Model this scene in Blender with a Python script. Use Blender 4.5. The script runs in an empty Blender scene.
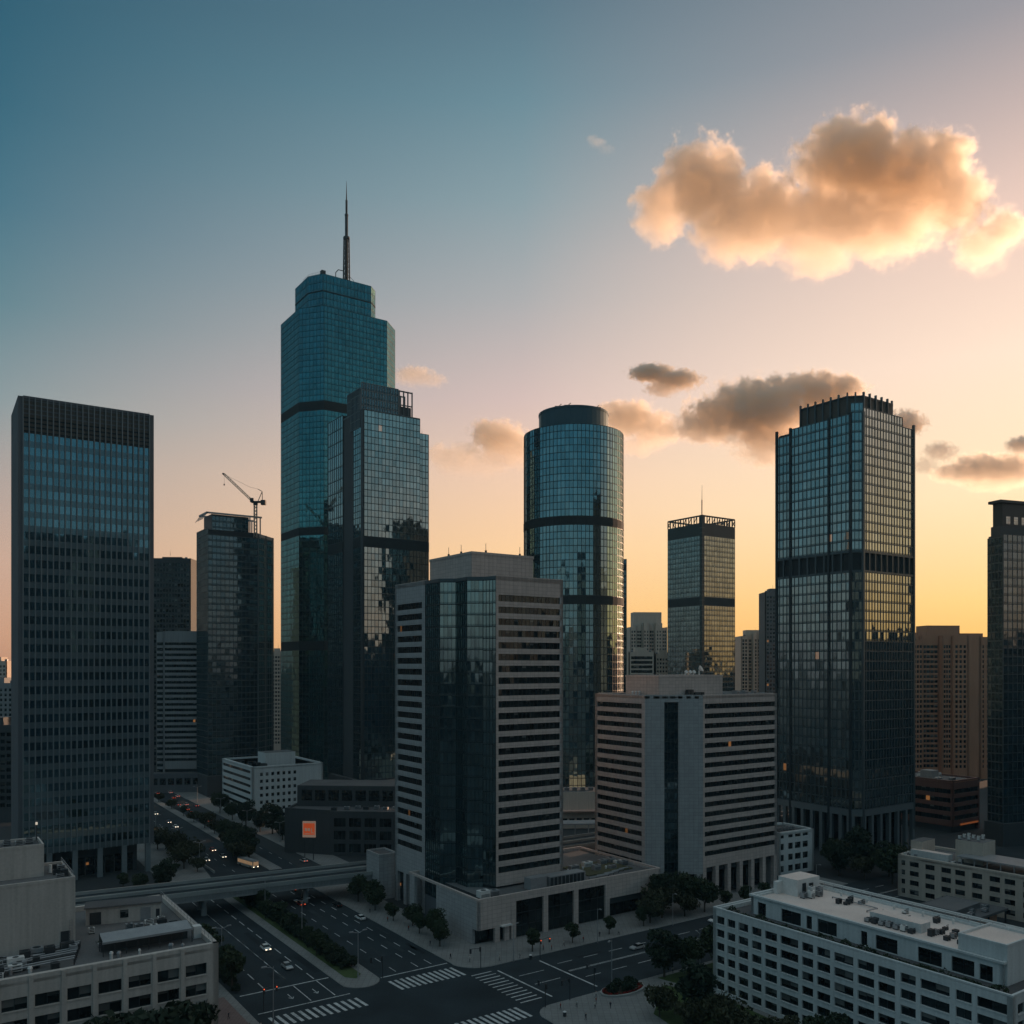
import bpy, math, random
from mathutils import Vector, noise as mnoise
random.seed(7)
R = math.radians
sc = bpy.context.scene
COL = sc.collection

# ------------------------------------------------------------------ camera
F_PX, HZ, HCAM = 884.0, 665.0, 80.0
cam = bpy.data.objects.new('camera', bpy.data.cameras.new('camera'))
COL.objects.link(cam)
cam.data.sensor_width = 36.0
cam.data.lens = F_PX / 1024 * 36.0
cam.data.shift_y = (HZ - 512) / 1024
cam.data.clip_start = 1.0
cam.data.clip_end = 60000.0
cam.location = (0, 0, HCAM)
cam.rotation_euler = (R(90), 0, 0)
sc.camera = cam

# ------------------------------------------------------------------ sky, sun, exposure
SUN_AZ, SUN_EL = R(47), R(3.2)          # azimuth clockwise from +Y (to the right of the picture)
SUN_DIR = Vector((math.sin(SUN_AZ) * math.cos(SUN_EL), math.cos(SUN_AZ) * math.cos(SUN_EL), math.sin(SUN_EL)))


def lin(*c):
    return tuple((v / 255 / 12.92) if v <= 10 else ((v / 255 + .055) / 1.055) ** 2.4 for v in c) + (1.0,)


world = bpy.data.worlds.new('World')
sc.world = world
world.use_nodes = True
wn = world.node_tree
wn.nodes.clear()


def nd(tree, typ, **kw):
    n = tree.nodes.new(typ)
    for k, v in kw.items():
        setattr(n, k, v)
    return n


def mth(tree, op, a, b=None, c=None, clamp=False):
    n = tree.nodes.new('ShaderNodeMath')
    n.operation = op
    n.use_clamp = clamp
    for i, v in enumerate((a, b, c)):
        if v is None:
            continue
        if isinstance(v, (int, float)):
            n.inputs[i].default_value = v
        else:
            tree.links.new(v, n.inputs[i])
    return n.outputs[0]


def vmt(tree, op, a, b=None, scale=None):
    n = tree.nodes.new('ShaderNodeVectorMath')
    n.operation = op
    for i, v in enumerate((a, b)):
        if v is None:
            continue
        if isinstance(v, (tuple, list, Vector)):
            n.inputs[i].default_value = tuple(v)[:3]
        else:
            tree.links.new(v, n.inputs[i])
    if scale is not None:
        if isinstance(scale, (int, float)):
            n.inputs['Scale'].default_value = scale
        else:
            tree.links.new(scale, n.inputs['Scale'])
    return n.outputs['Value'] if op in ('DOT_PRODUCT', 'LENGTH') else n.outputs['Vector']


def ramp(tree, fac, stops, interp='LINEAR'):
    n = tree.nodes.new('ShaderNodeValToRGB')
    n.color_ramp.interpolation = interp
    el = n.color_ramp.elements
    while len(el) > 1:
        el.remove(el[-1])
    el[0].position, el[0].color = stops[0]
    for p, c in stops[1:]:
        e = el.new(p)
        e.color = c
    if fac is not None:
        tree.links.new(fac, n.inputs[0])
    return n.outputs[0]


def mixc(tree, fac, a, b):
    n = tree.nodes.new('ShaderNodeMix')
    n.data_type = 'RGBA'
    for i, v in ((0, fac), (6, a), (7, b)):
        if isinstance(v, (int, float, tuple)):
            n.inputs[i].default_value = v
        else:
            tree.links.new(v, n.inputs[i])
    return n.outputs[2]


def build_sky():
    t = wn
    tc = nd(t, 'ShaderNodeTexCoord')
    d = vmt(t, 'NORMALIZE', tc.outputs['Generated'])
    sep = nd(t, 'ShaderNodeSeparateXYZ')
    t.links.new(d, sep.inputs[0])
    z = mth(t, 'MAXIMUM', sep.outputs['Z'], 0.0)
    flat = vmt(t, 'NORMALIZE', vmt(t, 'MULTIPLY', d, (1, 1, 0)))
    c = vmt(t, 'DOT_PRODUCT', flat, (math.sin(SUN_AZ), math.cos(SUN_AZ), 0))
    fs = nd(t, 'ShaderNodeSeparateXYZ')
    t.links.new(flat, fs.inputs[0])
    c = mth(t, 'MULTIPLY_ADD', mth(t, 'MINIMUM', fs.outputs['Y'], 0.0), .6, c)     # the glow fades quicker towards the east
    zen = lin(150, 162, 166)
    sunr = ramp(t, z, [(0, (1.25, .58, .16, 1)), (.06, (1.3, .70, .24, 1)), (.16, (1.15, .76, .38, 1)), (.30, (.85, .64, .46, 1)),
                       (.5, (.34, .30, .30, 1)), (.7, (.08, .12, .15, 1)), (1, zen)])
    right = ramp(t, z, [(0, lin(240, 180, 98)), (.03, lin(244, 186, 106)), (.065, lin(249, 201, 125)), (.17, lin(253, 222, 178)),
                        (.295, lin(250, 221, 196)), (.414, lin(228, 196, 180)), (.484, lin(190, 170, 164)),
                        (.546, lin(148, 144, 148)), (.68, lin(84, 108, 120)), (.82, lin(130, 144, 150)), (1, zen)])
    mid = ramp(t, z, [(0, lin(240, 182, 110)), (.06, lin(243, 189, 128)), (.13, lin(243, 199, 150)), (.205, lin(234, 196, 166)),
                      (.287, lin(206, 181, 173)), (.382, lin(166, 165, 165)), (.466, lin(131, 150, 156)), (.538, lin(102, 132, 143)),
                      (.6, lin(84, 112, 126)), (.70, lin(70, 104, 120)), (.82, lin(126, 142, 150)), (1, zen)])
    left = ramp(t, z, [(0, lin(178, 132, 108)), (.03, lin(190, 145, 120)), (.102, lin(190, 156, 138)), (.178, lin(166, 152, 145)),
                       (.251, lin(128, 143, 146)), (.336, lin(88, 123, 133)), (.414, lin(62, 106, 123)), (.484, lin(45, 93, 112)),
                       (.58, lin(34, 80, 100)), (.66, lin(70, 110, 126)), (.82, lin(126, 144, 152)), (1, zen)])
    anti = ramp(t, z, [(0, lin(92, 92, 94)), (.06, lin(112, 118, 118)), (.15, lin(98, 124, 132)), (.25, lin(68, 112, 128)),
                       (.4, lin(46, 98, 120)), (.48, lin(70, 110, 128)), (.6, lin(120, 140, 148)), (1, zen)])

    def mr(lo, hi):
        n = nd(t, 'ShaderNodeMapRange')
        n.interpolation_type = 'SMOOTHERSTEP'
        n.interpolation_type = 'LINEAR'
        n.inputs[1].default_value, n.inputs[2].default_value = lo, hi
        t.links.new(c, n.inputs[0])
        return n.outputs[0]
    col = mixc(t, mr(-.35, .2), anti, left)
    col = mixc(t, mr(.2, .69), col, mid)
    col = mixc(t, mr(.69, .96), col, right)
    col = mixc(t, mr(.96, 1.0), col, sunr)
    bg = nd(t, 'ShaderNodeBackground')
    t.links.new(col, bg.inputs[0])
    bg.inputs[1].default_value = 1.02
    sky = nd(t, 'ShaderNodeTexSky')
    sky.sky_type = 'NISHITA'
    sky.sun_disc = False
    sky.sun_elevation = SUN_EL
    sky.sun_rotation = SUN_AZ
    sky.air_density, sky.dust_density, sky.ozone_density = 1.0, 1.5, 2.5
    bg2 = nd(t, 'ShaderNodeBackground')
    t.links.new(sky.outputs[0], bg2.inputs[0])
    bg2.inputs[1].default_value = 0.012
    add = nd(t, 'ShaderNodeAddShader')
    t.links.new(bg.outputs[0], add.inputs[0])
    t.links.new(bg2.outputs[0], add.inputs[1])
    out = nd(t, 'ShaderNodeOutputWorld')
    t.links.new(add.outputs[0], out.inputs[0])


build_sky()
sun = bpy.data.objects.new('sun', bpy.data.lights.new('sun', 'SUN'))
COL.objects.link(sun)
sun.data.energy = 5.0
sun.data.angle = R(.5)
sun.data.color = (1.0, .59, .36)
sun.rotation_euler = (-SUN_DIR).to_track_quat('-Z', 'Y').to_euler()
sun.location = (400, 400, 400)
vs = sc.view_settings
vs.view_transform, vs.look, vs.exposure, vs.gamma = 'Standard', 'None', 0.14, 1.0
vs.use_curve_mapping = False
cy = sc.cycles
cy.use_denoising = True
cy.max_bounces, cy.diffuse_bounces, cy.glossy_bounces = 18, 3, 4
cy.volume_bounces = 16
cy.sample_clamp_indirect = 3.0
cy.volume_max_steps = 512
cy.volume_step_rate = .4

# ------------------------------------------------------------------ street grid
U1, U2 = Vector((-.566, .8244)), Vector((.8244, .566))     # along the avenue, along the cross street
TH = math.atan2(.566, .8244)
OX, OY = -9.65, 251.0


def G(a, b):
    return (OX + a * U1.x + b * U2.x, OY + a * U1.y + b * U2.y)


# ------------------------------------------------------------------ materials
M = {}


def newmat(name):
    m = bpy.data.materials.new(name)
    m.use_nodes = True
    nt = m.node_tree
    p = nt.nodes['Principled BSDF']
    M[name] = m
    return m, nt, p


def setc(sock, c):
    sock.default_value = tuple(c)[:3] + (1.0,)


def plain(name, col, rough=.8, var=.25, scale=.12, metal=0.0, fine=.15, streak=0.0, joint=None, spec=.4):
    """weathered opaque surface: broad stains, fine grain, rain streaks, optional panel joints (metres, from UV)"""
    m, t, p = newmat(name)
    tc = nd(t, 'ShaderNodeTexCoord')
    uv = nd(t, 'ShaderNodeUVMap')
    n1 = nd(t, 'ShaderNodeTexNoise'); n1.inputs['Scale'].default_value = scale; n1.inputs['Detail'].default_value = 6
    n2 = nd(t, 'ShaderNodeTexNoise'); n2.inputs['Scale'].default_value = 2.3; n2.inputs['Detail'].default_value = 3
    t.links.new(tc.outputs['Object'], n1.inputs[0]); t.links.new(tc.outputs['Object'], n2.inputs[0])
    v = mth(t, 'MULTIPLY_ADD', mth(t, 'SUBTRACT', n1.outputs[0], .5), var * 2, 1.0)
    v = mth(t, 'MULTIPLY_ADD', mth(t, 'SUBTRACT', n2.outputs[0], .5), fine * 2, v)
    if streak:
        n3 = nd(t, 'ShaderNodeTexNoise'); n3.inputs['Scale'].default_value = 1.0; n3.inputs['Detail'].default_value = 4
        t.links.new(vmt(t, 'MULTIPLY', uv.outputs[0], (1.3, .06, 1)), n3.inputs[0])
        v = mth(t, 'MULTIPLY_ADD', mth(t, 'SUBTRACT', n3.outputs[0], .5), streak * 2, v)
    if joint:
        s = nd(t, 'ShaderNodeSeparateXYZ'); t.links.new(uv.outputs[0], s.inputs[0])
        jx = mth(t, 'LESS_THAN', mth(t, 'FRACT', mth(t, 'DIVIDE', s.outputs[0], joint[0])), .06 / joint[0] * 1.6)
        jy = mth(t, 'LESS_THAN', mth(t, 'FRACT', mth(t, 'DIVIDE', s.outputs[1], joint[1])), .06 / joint[1] * 1.6)
        j = mth(t, 'MAXIMUM', jx, jy)
        v = mth(t, 'MULTIPLY', v, mth(t, 'MULTIPLY_ADD', j, -.35, 1.0))
        wnz = nd(t, 'ShaderNodeTexWhiteNoise'); wnz.noise_dimensions = '3D'
        t.links.new(vmt(t, 'FLOOR', vmt(t, 'DIVIDE', uv.outputs[0], (joint[0], joint[1], 1))), wnz.inputs[0])
        v = mth(t, 'MULTIPLY', v, mth(t, 'MULTIPLY_ADD', wnz.outputs[0], .14, .93))
    base = nd(t, 'ShaderNodeRGB'); base.outputs[0].default_value = tuple(col)[:3] + (1,)
    t.links.new(vmt(t, 'SCALE', base.outputs[0], scale=v), p.inputs['Base Color'])
    p.inputs['Roughness'].default_value = rough
    p.inputs['Metallic'].default_value = metal
    p.inputs['Specular IOR Level'].default_value = spec
    return m


def glass(name, tint=(.010, .022, .028), ior=2.6, stint=(.62, .92, 1.0), rough=.04, sp=.25, spcol=(.02, .032, .036), sprough=.15,
          tilt=.012, lit=.0008, mull=None, sprefl=.5, wob=.02, blinds=0):
    """reflective glazing; UV counts panes (u) and storeys (v)"""
    m, t, p = newmat(name)
    uv = nd(t, 'ShaderNodeUVMap')
    geo = nd(t, 'ShaderNodeNewGeometry')
    s = nd(t, 'ShaderNodeSeparateXYZ'); t.links.new(uv.outputs[0], s.inputs[0])
    fl = vmt(t, 'FLOOR', uv.outputs[0])
    w = nd(t, 'ShaderNodeTexWhiteNoise'); w.noise_dimensions = '3D'; t.links.new(fl, w.inputs[0])
    w2 = nd(t, 'ShaderNodeTexWhiteNoise'); w2.noise_dimensions = '3D'; t.links.new(vmt(t, 'ADD', fl, (17.3, 5.1, 3.7)), w2.inputs[0])
    nz = nd(t, 'ShaderNodeTexNoise'); nz.inputs['Scale'].default_value = .9; nz.inputs['Detail'].default_value = 1
    t.links.new(uv.outputs[0], nz.inputs[0])
    nz2 = nd(t, 'ShaderNodeTexNoise'); nz2.inputs['Scale'].default_value = .13; nz2.inputs['Detail'].default_value = 3
    t.links.new(uv.outputs[0], nz2.inputs[0])
    off = vmt(t, 'ADD', vmt(t, 'SCALE', vmt(t, 'SUBTRACT', w.outputs['Color'], (.5, .5, .5)), scale=tilt * 2),
              vmt(t, 'SCALE', vmt(t, 'SUBTRACT', nz.outputs['Color'], (.5, .5, .5)), scale=wob))
    t.links.new(vmt(t, 'NORMALIZE', vmt(t, 'ADD', geo.outputs['Normal'], off)), p.inputs['Normal'])
    fv = mth(t, 'FRACT', s.outputs[1])
    msk = mth(t, 'LESS_THAN', fv, sp) if sp > 0 else None
    col = nd(t, 'ShaderNodeRGB'); col.outputs[0].default_value = tuple(tint) + (1,)
    c = vmt(t, 'SCALE', col.outputs[0], scale=mth(t, 'MULTIPLY_ADD', w.outputs[0], 1.1, .45))
    if blinds:
        drawn = mth(t, 'GREATER_THAN', fv, mth(t, 'MULTIPLY_ADD', w2.outputs[0], 1.7, 1.0 - blinds * 1.7))
        bc = nd(t, 'ShaderNodeRGB'); bc.outputs[0].default_value = (.13, .135, .13, 1)
        c = mixc(t, drawn, c, vmt(t, 'SCALE', bc.outputs[0], scale=mth(t, 'MULTIPLY_ADD', w.outputs[0], .9, .35)))
    if msk is not None:
        c = mixc(t, msk, c, tuple(spcol) + (1,))
        t.links.new(mth(t, 'MULTIPLY_ADD', msk, sprough - rough, rough), p.inputs['Roughness'])
    else:
        p.inputs['Roughness'].default_value = rough
    t.links.new(c, p.inputs['Base Color'])
    k = mth(t, 'MULTIPLY_ADD', w2.outputs[0], .30, .78)
    k = mth(t, 'MULTIPLY', k, mth(t, 'MULTIPLY_ADD', nz2.outputs[0], .5, .75))
    if msk is not None:
        k = mth(t, 'MULTIPLY', k, mth(t, 'MULTIPLY_ADD', msk, sprefl - 1.0, 1.0))
    st = nd(t, 'ShaderNodeRGB'); st.outputs[0].default_value = tuple(stint) + (1,)
    t.links.new(vmt(t, 'SCALE', st.outputs[0], scale=k), p.inputs['Specular Tint'])
    p.inputs['IOR'].default_value = ior
    if lit > 0:
        on = mth(t, 'GREATER_THAN', w2.outputs[0], 1 - lit)
        if msk is not None:
            on = mth(t, 'MULTIPLY', on, mth(t, 'SUBTRACT', 1.0, msk))
        setc(p.inputs['Emission Color'], (1.0, .42, .13))
        t.links.new(mth(t, 'MULTIPLY', on, mth(t, 'MULTIPLY_ADD', w.outputs[0], .16, .03)), p.inputs['Emission Strength'])
    return m


def emit(name, col, strength):
    m, t, p = newmat(name)
    setc(p.inputs['Base Color'], (.02, .02, .02))
    setc(p.inputs['Emission Color'], col)
    p.inputs['Emission Strength'].default_value = strength
    return m


plain('asphalt', (.023, .033, .039), .92, .6, .09, fine=.4, spec=.25)
plain('asphalt_old', (.036, .046, .051), .95, .4, .2, fine=.4, spec=.2)
plain('asphalt_new', (.015, .021, .025), .9, .3, .2, fine=.3, spec=.25)
plain('city_ground', (.028, .036, .040), .95, .4, .01)
plain('pavement', (.20, .205, .20), .9, .25, .08, joint=(1.5, 1.5))
plain('brick_paving', (.17, .12, .11), .9, .3, .15, joint=(.8, .8))
plain('kerb', (.30, .31, .30), .9)
plain('paint', (.44, .46, .46), .8, .7, .5, fine=.9)
plain('grass', (.045, .075, .022), .95, .4, .3, fine=.5)
plain('foliage', (.028, .046, .020), .8, .5, .35, fine=.5)
plain('foliage_dark', (.018, .034, .018), .8, .5, .35, fine=.5)
plain('foliage_olive', (.038, .044, .020), .8, .5, .35, fine=.5)
plain('bark', (.07, .055, .04), .95)
plain('flowers', (.30, .02, .015), .8, .5, 1.2)
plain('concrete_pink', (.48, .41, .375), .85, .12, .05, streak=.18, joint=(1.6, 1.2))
plain('concrete_shaded', (.37, .365, .365), .85, .12, .05, streak=.18, joint=(1.6, 1.2))  # the pink concrete again, greyer and darker: shade of side faces put into colour
plain('concrete_plain', (.26, .265, .265), .88, .2, .07, streak=.25)
plain('concrete_dark', (.11, .12, .13), .85, .2, .07, streak=.2)
plain('concrete_beige', (.46, .425, .39), .88, .16, .06, streak=.28)
plain('white_wall', (.55, .575, .57), .8, .14, .06, streak=.22)
plain('beige_wall', (.47, .42, .36), .85, .15, .06, streak=.25)
plain('pale_wall', (.50, .43, .365), .85, .2, .03, streak=.25)
plain('brown_wall', (.44, .215, .13), .85, .15, .03, streak=.2)
plain('red_wall', (.16, .085, .07), .85, .2, .05, streak=.2)
plain('dark_wall', (.055, .062, .066), .7, .25, .06, streak=.2)
plain('far_wall', (.016, .042, .062), .8, .3, .05)  # shade put into the colour, so sunlit unseen blocks mirror as dark
plain('roof_dark', (.09, .092, .095), .95, .45, .10, fine=.3)
plain('roof_grey', (.125, .128, .13), .95, .4, .09, fine=.3)
plain('roof_white', (.72, .60, .54), .85, .22, .12, fine=.15)
plain('roof_moss', (.085, .085, .045), .95, .5, .15, fine=.4)
plain('metal_grey', (.30, .31, .32), .5, .25, .4, metal=.3)
plain('metal_dark', (.045, .05, .055), .55, .3, .4, metal=.2)
plain('metal_white', (.62, .62, .60), .5, .2, .5)
plain('mullion', (.085, .11, .12), .45, .15, .1, metal=.4)
plain('mullion_dark', (.030, .042, .048), .5, .15, .1, metal=.3)
plain('mullion_grid', (.09, .115, .125), .45, .15, .1, metal=.4)
plain('drum', (.05, .085, .10), .35, .15, .1, metal=.5)
plain('mullion_light', (.17, .20, .21), .5, .15, .1, metal=.4)
plain('fin', (.17, .195, .205), .6, .12, .05)
plain('louvre', (.034, .042, .046), .8, .2, .4, spec=.1)
plain('louvre_brown', (.085, .075, .062), .6, .2, .4)
plain('crane_paint', (.35, .30, .25), .6, .2, .5)
plain('car_silver', (.55, .55, .55), .3, .05, .5, metal=.5)
plain('car_white', (.72, .70, .68), .3, .05, .5)
plain('car_black', (.02, .02, .022), .25, .1, .5)
plain('car_red', (.28, .03, .02), .3, .1, .5)
plain('car_blue', (.03, .06, .12), .3, .1, .5)
plain('bus_paint', (.45, .40, .34), .4, .1, .5)
plain('tyre', (.015, .015, .015), .9)
plain('skin', (.42, .26, .19), .6)
plain('cloth_dark', (.03, .035, .05), .9)
plain('cloth_pale', (.45, .43, .40), .9)
plain('cloth_red', (.25, .05, .04), .9)
plain('awning', (.50, .33, .27), .8)
glass('glass_slab', stint=(.5, .86, 1.0), sp=.45, ior=3.9, spcol=(.15, .18, .19), sprefl=.42, sprough=.08, tilt=.003, wob=.012, lit=.001)
glass('glass_tall', ior=3.3, stint=(.28, .88, .96), sp=.3, sprefl=.72, tilt=.008, lit=0)
glass('glass_step', ior=5.0, stint=(.72, .96, .98), sp=.12, sprefl=.6, tilt=.012, lit=.0004)
glass('glass_round', ior=4.4, stint=(.58, .92, 1.0), sp=.15, sprefl=.75, tilt=.012, lit=.0004)
glass('glass_grid', ior=5.0, stint=(.80, .95, .95), sp=.22, sprefl=.45, tilt=.014, lit=.0008)
glass('glass_mid', ior=3.6, stint=(.72, .88, .86), sp=.35, spcol=(.045, .05, .05), sprefl=.6, tilt=.008, lit=0)
glass('glass_dark', ior=2.6, stint=(.55, .8, .9), sp=.3, sprefl=.5, tilt=.014, lit=.0008)
glass('glass_atrium', ior=4.0, stint=(.66, .95, .98), sp=.2, sprefl=.6, tilt=.010, lit=.0006, wob=.03)
glass('glass_band', ior=1.5, sp=0, tilt=.02, lit=.002, tint=(.012, .017, .019), blinds=.25)
glass('glass_window', ior=1.5, sp=0, tilt=.03, lit=.0015, tint=(.010, .014, .016), blinds=.5)
glass('glass_shop', ior=1.6, sp=0, tilt=.03, lit=.006, tint=(.012, .014, .015))
emit('lamp_white', (1, .80, .56), 4.0)
emit('lamp_warm', (1, .62, .28), 3.0)
emit('lamp_red', (1, .12, .04), 1.5)
emit('lamp_orange', (1, .30, .07), .32)
emit('strip_orange', (1, .28, .07), .12)
emit('sign_orange', (1, .15, .035), .24)
emit('sign_white', (1, .66, .50), .14)
emit('bus_light', (1, .62, .34), .2)
emit('lamp_dim', (1, .88, .7), .5)
emit('lamp_green', (.1, 1, .5), 1.0)


# ------------------------------------------------------------------ mesh helpers
class MB:
    def __init__(s):
        s.v, s.f, s.m, s.uv, s.mats = [], [], [], [], []

    def mi(s, mat):
        if mat not in s.mats:
            s.mats.append(mat)
        return s.mats.index(mat)

    def face(s, pts, mat, uv=None):
        n = len(s.v)
        pts = [tuple(p) for p in pts]
        s.v += pts
        s.f.append(tuple(range(n, n + len(pts))))
        s.m.append(s.mi(mat))
        if uv is None:
            a = Vector(pts[1]) - Vector(pts[0]); b = Vector(pts[2]) - Vector(pts[0])
            nn = a.cross(b)
            if nn.length > 1e-9:
                nn.normalize()
            if abs(nn.z) > .7:
                uv = [(p[0], p[1]) for p in pts]
            else:
                tx, ty = -nn.y, nn.x
                q = math.hypot(tx, ty) or 1
                uv = [((p[0] * tx + p[1] * ty) / q, p[2]) for p in pts]
        s.uv.append(uv)

    def hexa(s, lo, hi, mat, bottom=True):
        n = len(lo)
        s.face(hi, mat)
        if bottom:
            s.face(lo[::-1], mat)
        for i in range(n):
            j = (i + 1) % n
            s.face([lo[i], lo[j], hi[j], hi[i]], mat)

    def prism(s, poly, z0, z1, mat, top=None, bottom=False):
        lo = [(x, y, z0) for x, y in poly]; hi = [(x, y, z1) for x, y in poly]
        n = len(poly)
        for i in range(n):
            j = (i + 1) % n
            s.face([lo[i], lo[j], hi[j], hi[i]], mat)
        s.face(hi, top or mat)
        if bottom:
            s.face(lo[::-1], mat)

    def box(s, x0, y0, z0, x1, y1, z1, mat, top=None, bottom=True):
        s.prism([(x0, y0), (x1, y0), (x1, y1), (x0, y1)], z0, z1, mat, top, bottom)

    def obox(s, p0, p1, d0, d1, z0, z1, mat, ends=(0, 0)):
        """box along plan segment p0->p1, between offsets d0<d1 on the outward (right-hand) side"""
        dx, dy = p1[0] - p0[0], p1[1] - p0[1]
        L = math.hypot(dx, dy); dx /= L; dy /= L
        nx, ny = dy, -dx
        a = (p0[0] + dx * ends[0], p0[1] + dy * ends[0]); b = (p1[0] - dx * ends[1], p1[1] - dy * ends[1])
        s.prism([(a[0] + nx * d1, a[1] + ny * d1), (b[0] + nx * d1, b[1] + ny * d1),
                 (b[0] + nx * d0, b[1] + ny * d0), (a[0] + nx * d0, a[1] + ny * d0)], z0, z1, mat, None, True)

    def ring(s, poly, inset, z0, z1, mat):
        inn = insetp(poly, inset)
        n = len(poly)
        for i in range(n):
            j = (i + 1) % n
            a, b, c, d = poly[i], poly[j], inn[j], inn[i]
            s.face([(*a, z0), (*b, z0), (*b, z1), (*a, z1)], mat)
            s.face([(*c, z0), (*d, z0), (*d, z1), (*c, z1)], mat)
            s.face([(*a, z1), (*b, z1), (*c, z1), (*d, z1)], mat)

    def tube(s, p, q, r, mat, n=6, r2=None, caps=True):
        p, q = Vector(p), Vector(q)
        ax = (q - p).normalized()
        t = ax.orthogonal().normalized(); b = ax.cross(t)
        r2 = r if r2 is None else r2
        lo = [p + (t * math.cos(2 * math.pi * i / n) + b * math.sin(2 * math.pi * i / n)) * r for i in range(n)]
        hi = [q + (t * math.cos(2 * math.pi * i / n) + b * math.sin(2 * math.pi * i / n)) * r2 for i in range(n)]
        for i in range(n):
            j = (i + 1) % n
            s.face([lo[i], lo[j], hi[j], hi[i]], mat)
        if caps:
            s.face(hi, mat); s.face(lo[::-1], mat)

    def mesh(s, name):
        me = bpy.data.meshes.new(name)
        me.from_pydata(s.v, [], s.f)
        for m in s.mats:
            me.materials.append(M[m])
        me.polygons.foreach_set('material_index', s.m)
        ul = me.uv_layers.new(name='UVMap')
        flat = [c for u in s.uv for p in u for c in p]
        ul.data.foreach_set('uv', flat)
        me.update()
        return me

    def build(s, name, parent=None, smooth=False):
        me = s.mesh(name)
        if smooth:
            me.polygons.foreach_set('use_smooth', [True] * len(me.polygons))
        return link(name, me, parent)


def link(name, me, parent=None):
    o = bpy.data.objects.new(name, me)
    COL.objects.link(o)
    if parent is not None:
        o.parent = parent
    return o


def insetp(poly, d):
    n = len(poly); out = []
    for i in range(n):
        p, q, r = poly[i - 1], poly[i], poly[(i + 1) % n]
        e1 = Vector((q[0] - p[0], q[1] - p[1])).normalized(); e2 = Vector((r[0] - q[0], r[1] - q[1])).normalized()
        n1, n2 = Vector((-e1.y, e1.x)), Vector((-e2.y, e2.x))
        k = n1 + n2
        den = 1 + n1.dot(n2)
        k = k / den if den > .05 else n1
        out.append((q[0] + k.x * d, q[1] + k.y * d))
    return out


def tag(o, label, cat, group=None, kind=None):
    o['label'] = label
    o['category'] = cat
    if group: o['group'] = group
    if kind: o['kind'] = kind
    return o


def thing(name, label, cat, xy, rot=0.0, group=None, z=0.0):
    o = bpy.data.objects.new(name, None)
    o.empty_display_size = 1
    COL.objects.link(o)
    o.location = (xy[0], xy[1], z)
    o.rotation_euler = (0, 0, rot)
    return tag(o, label, cat, group)


def copy_thing(o, xy, rot, label, group=None, scale=1.0, z=0.0):
    c = o.copy(); COL.objects.link(c)
    c.location = (xy[0], xy[1], z); c.rotation_euler = (0, 0, rot); c.scale = (scale,) * 3
    c['label'] = label
    if group: c['group'] = group
    for ch in o.children:
        d = ch.copy(); COL.objects.link(d); d.parent = c
        for g in ch.children:
            e = g.copy(); COL.objects.link(e); e.parent = d
    return c


# ------------------------------------------------------------------ facade helpers (plan points counter-clockwise, outward = right of p0->p1)
def geom(p0, p1):
    dx, dy = p1[0] - p0[0], p1[1] - p0[1]
    L = math.hypot(dx, dy)
    return L, dx / L, dy / L, dy / L, -dx / L


def curtain(parent, p0, p1, z0, z1, pw, fh, gm, mm='mullion', vw=.16, hw=.16, md=.16, name='curtain_wall'):
    L, dx, dy, nx, ny = geom(p0, p1)
    nc, nr = max(1, round(L / pw)), max(1, round((z1 - z0) / fh))
    mb = MB()
    ou, ov = random.randint(0, 400), random.randint(0, 400)
    mb.face([(*p0, z0), (*p1, z0), (*p1, z1), (*p0, z1)], gm, [(ou, ov), (ou + nc, ov), (ou + nc, ov + nr), (ou, ov + nr)])
    if vw:
        for i in range(nc + 1):
            t = L * i / nc
            t = min(max(t, vw / 2), L - vw / 2)
            a = (p0[0] + dx * (t - vw / 2), p0[1] + dy * (t - vw / 2)); b = (p0[0] + dx * (t + vw / 2), p0[1] + dy * (t + vw / 2))
            mb.obox(a, b, -.02, md, z0, z1, mm)
    if hw:
        for k in range(nr + 1):
            z = z0 + (z1 - z0) * k / nr
            z = min(max(z, z0 + hw / 2), z1 - hw / 2)
            mb.obox(p0, p1, -.02, md * .7, z - hw / 2, z + hw / 2, mm)
    return mb.build(name, parent)


def belt(parent, poly_pts, z0, z1, mat='louvre', out=.25, name='mechanical_band'):
    mb = MB()
    for p0, p1 in zip(poly_pts[:-1], poly_pts[1:]):
        mb.obox(p0, p1, -.1, out, z0, z1, mat)
    return mb.build(name, parent)


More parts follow.
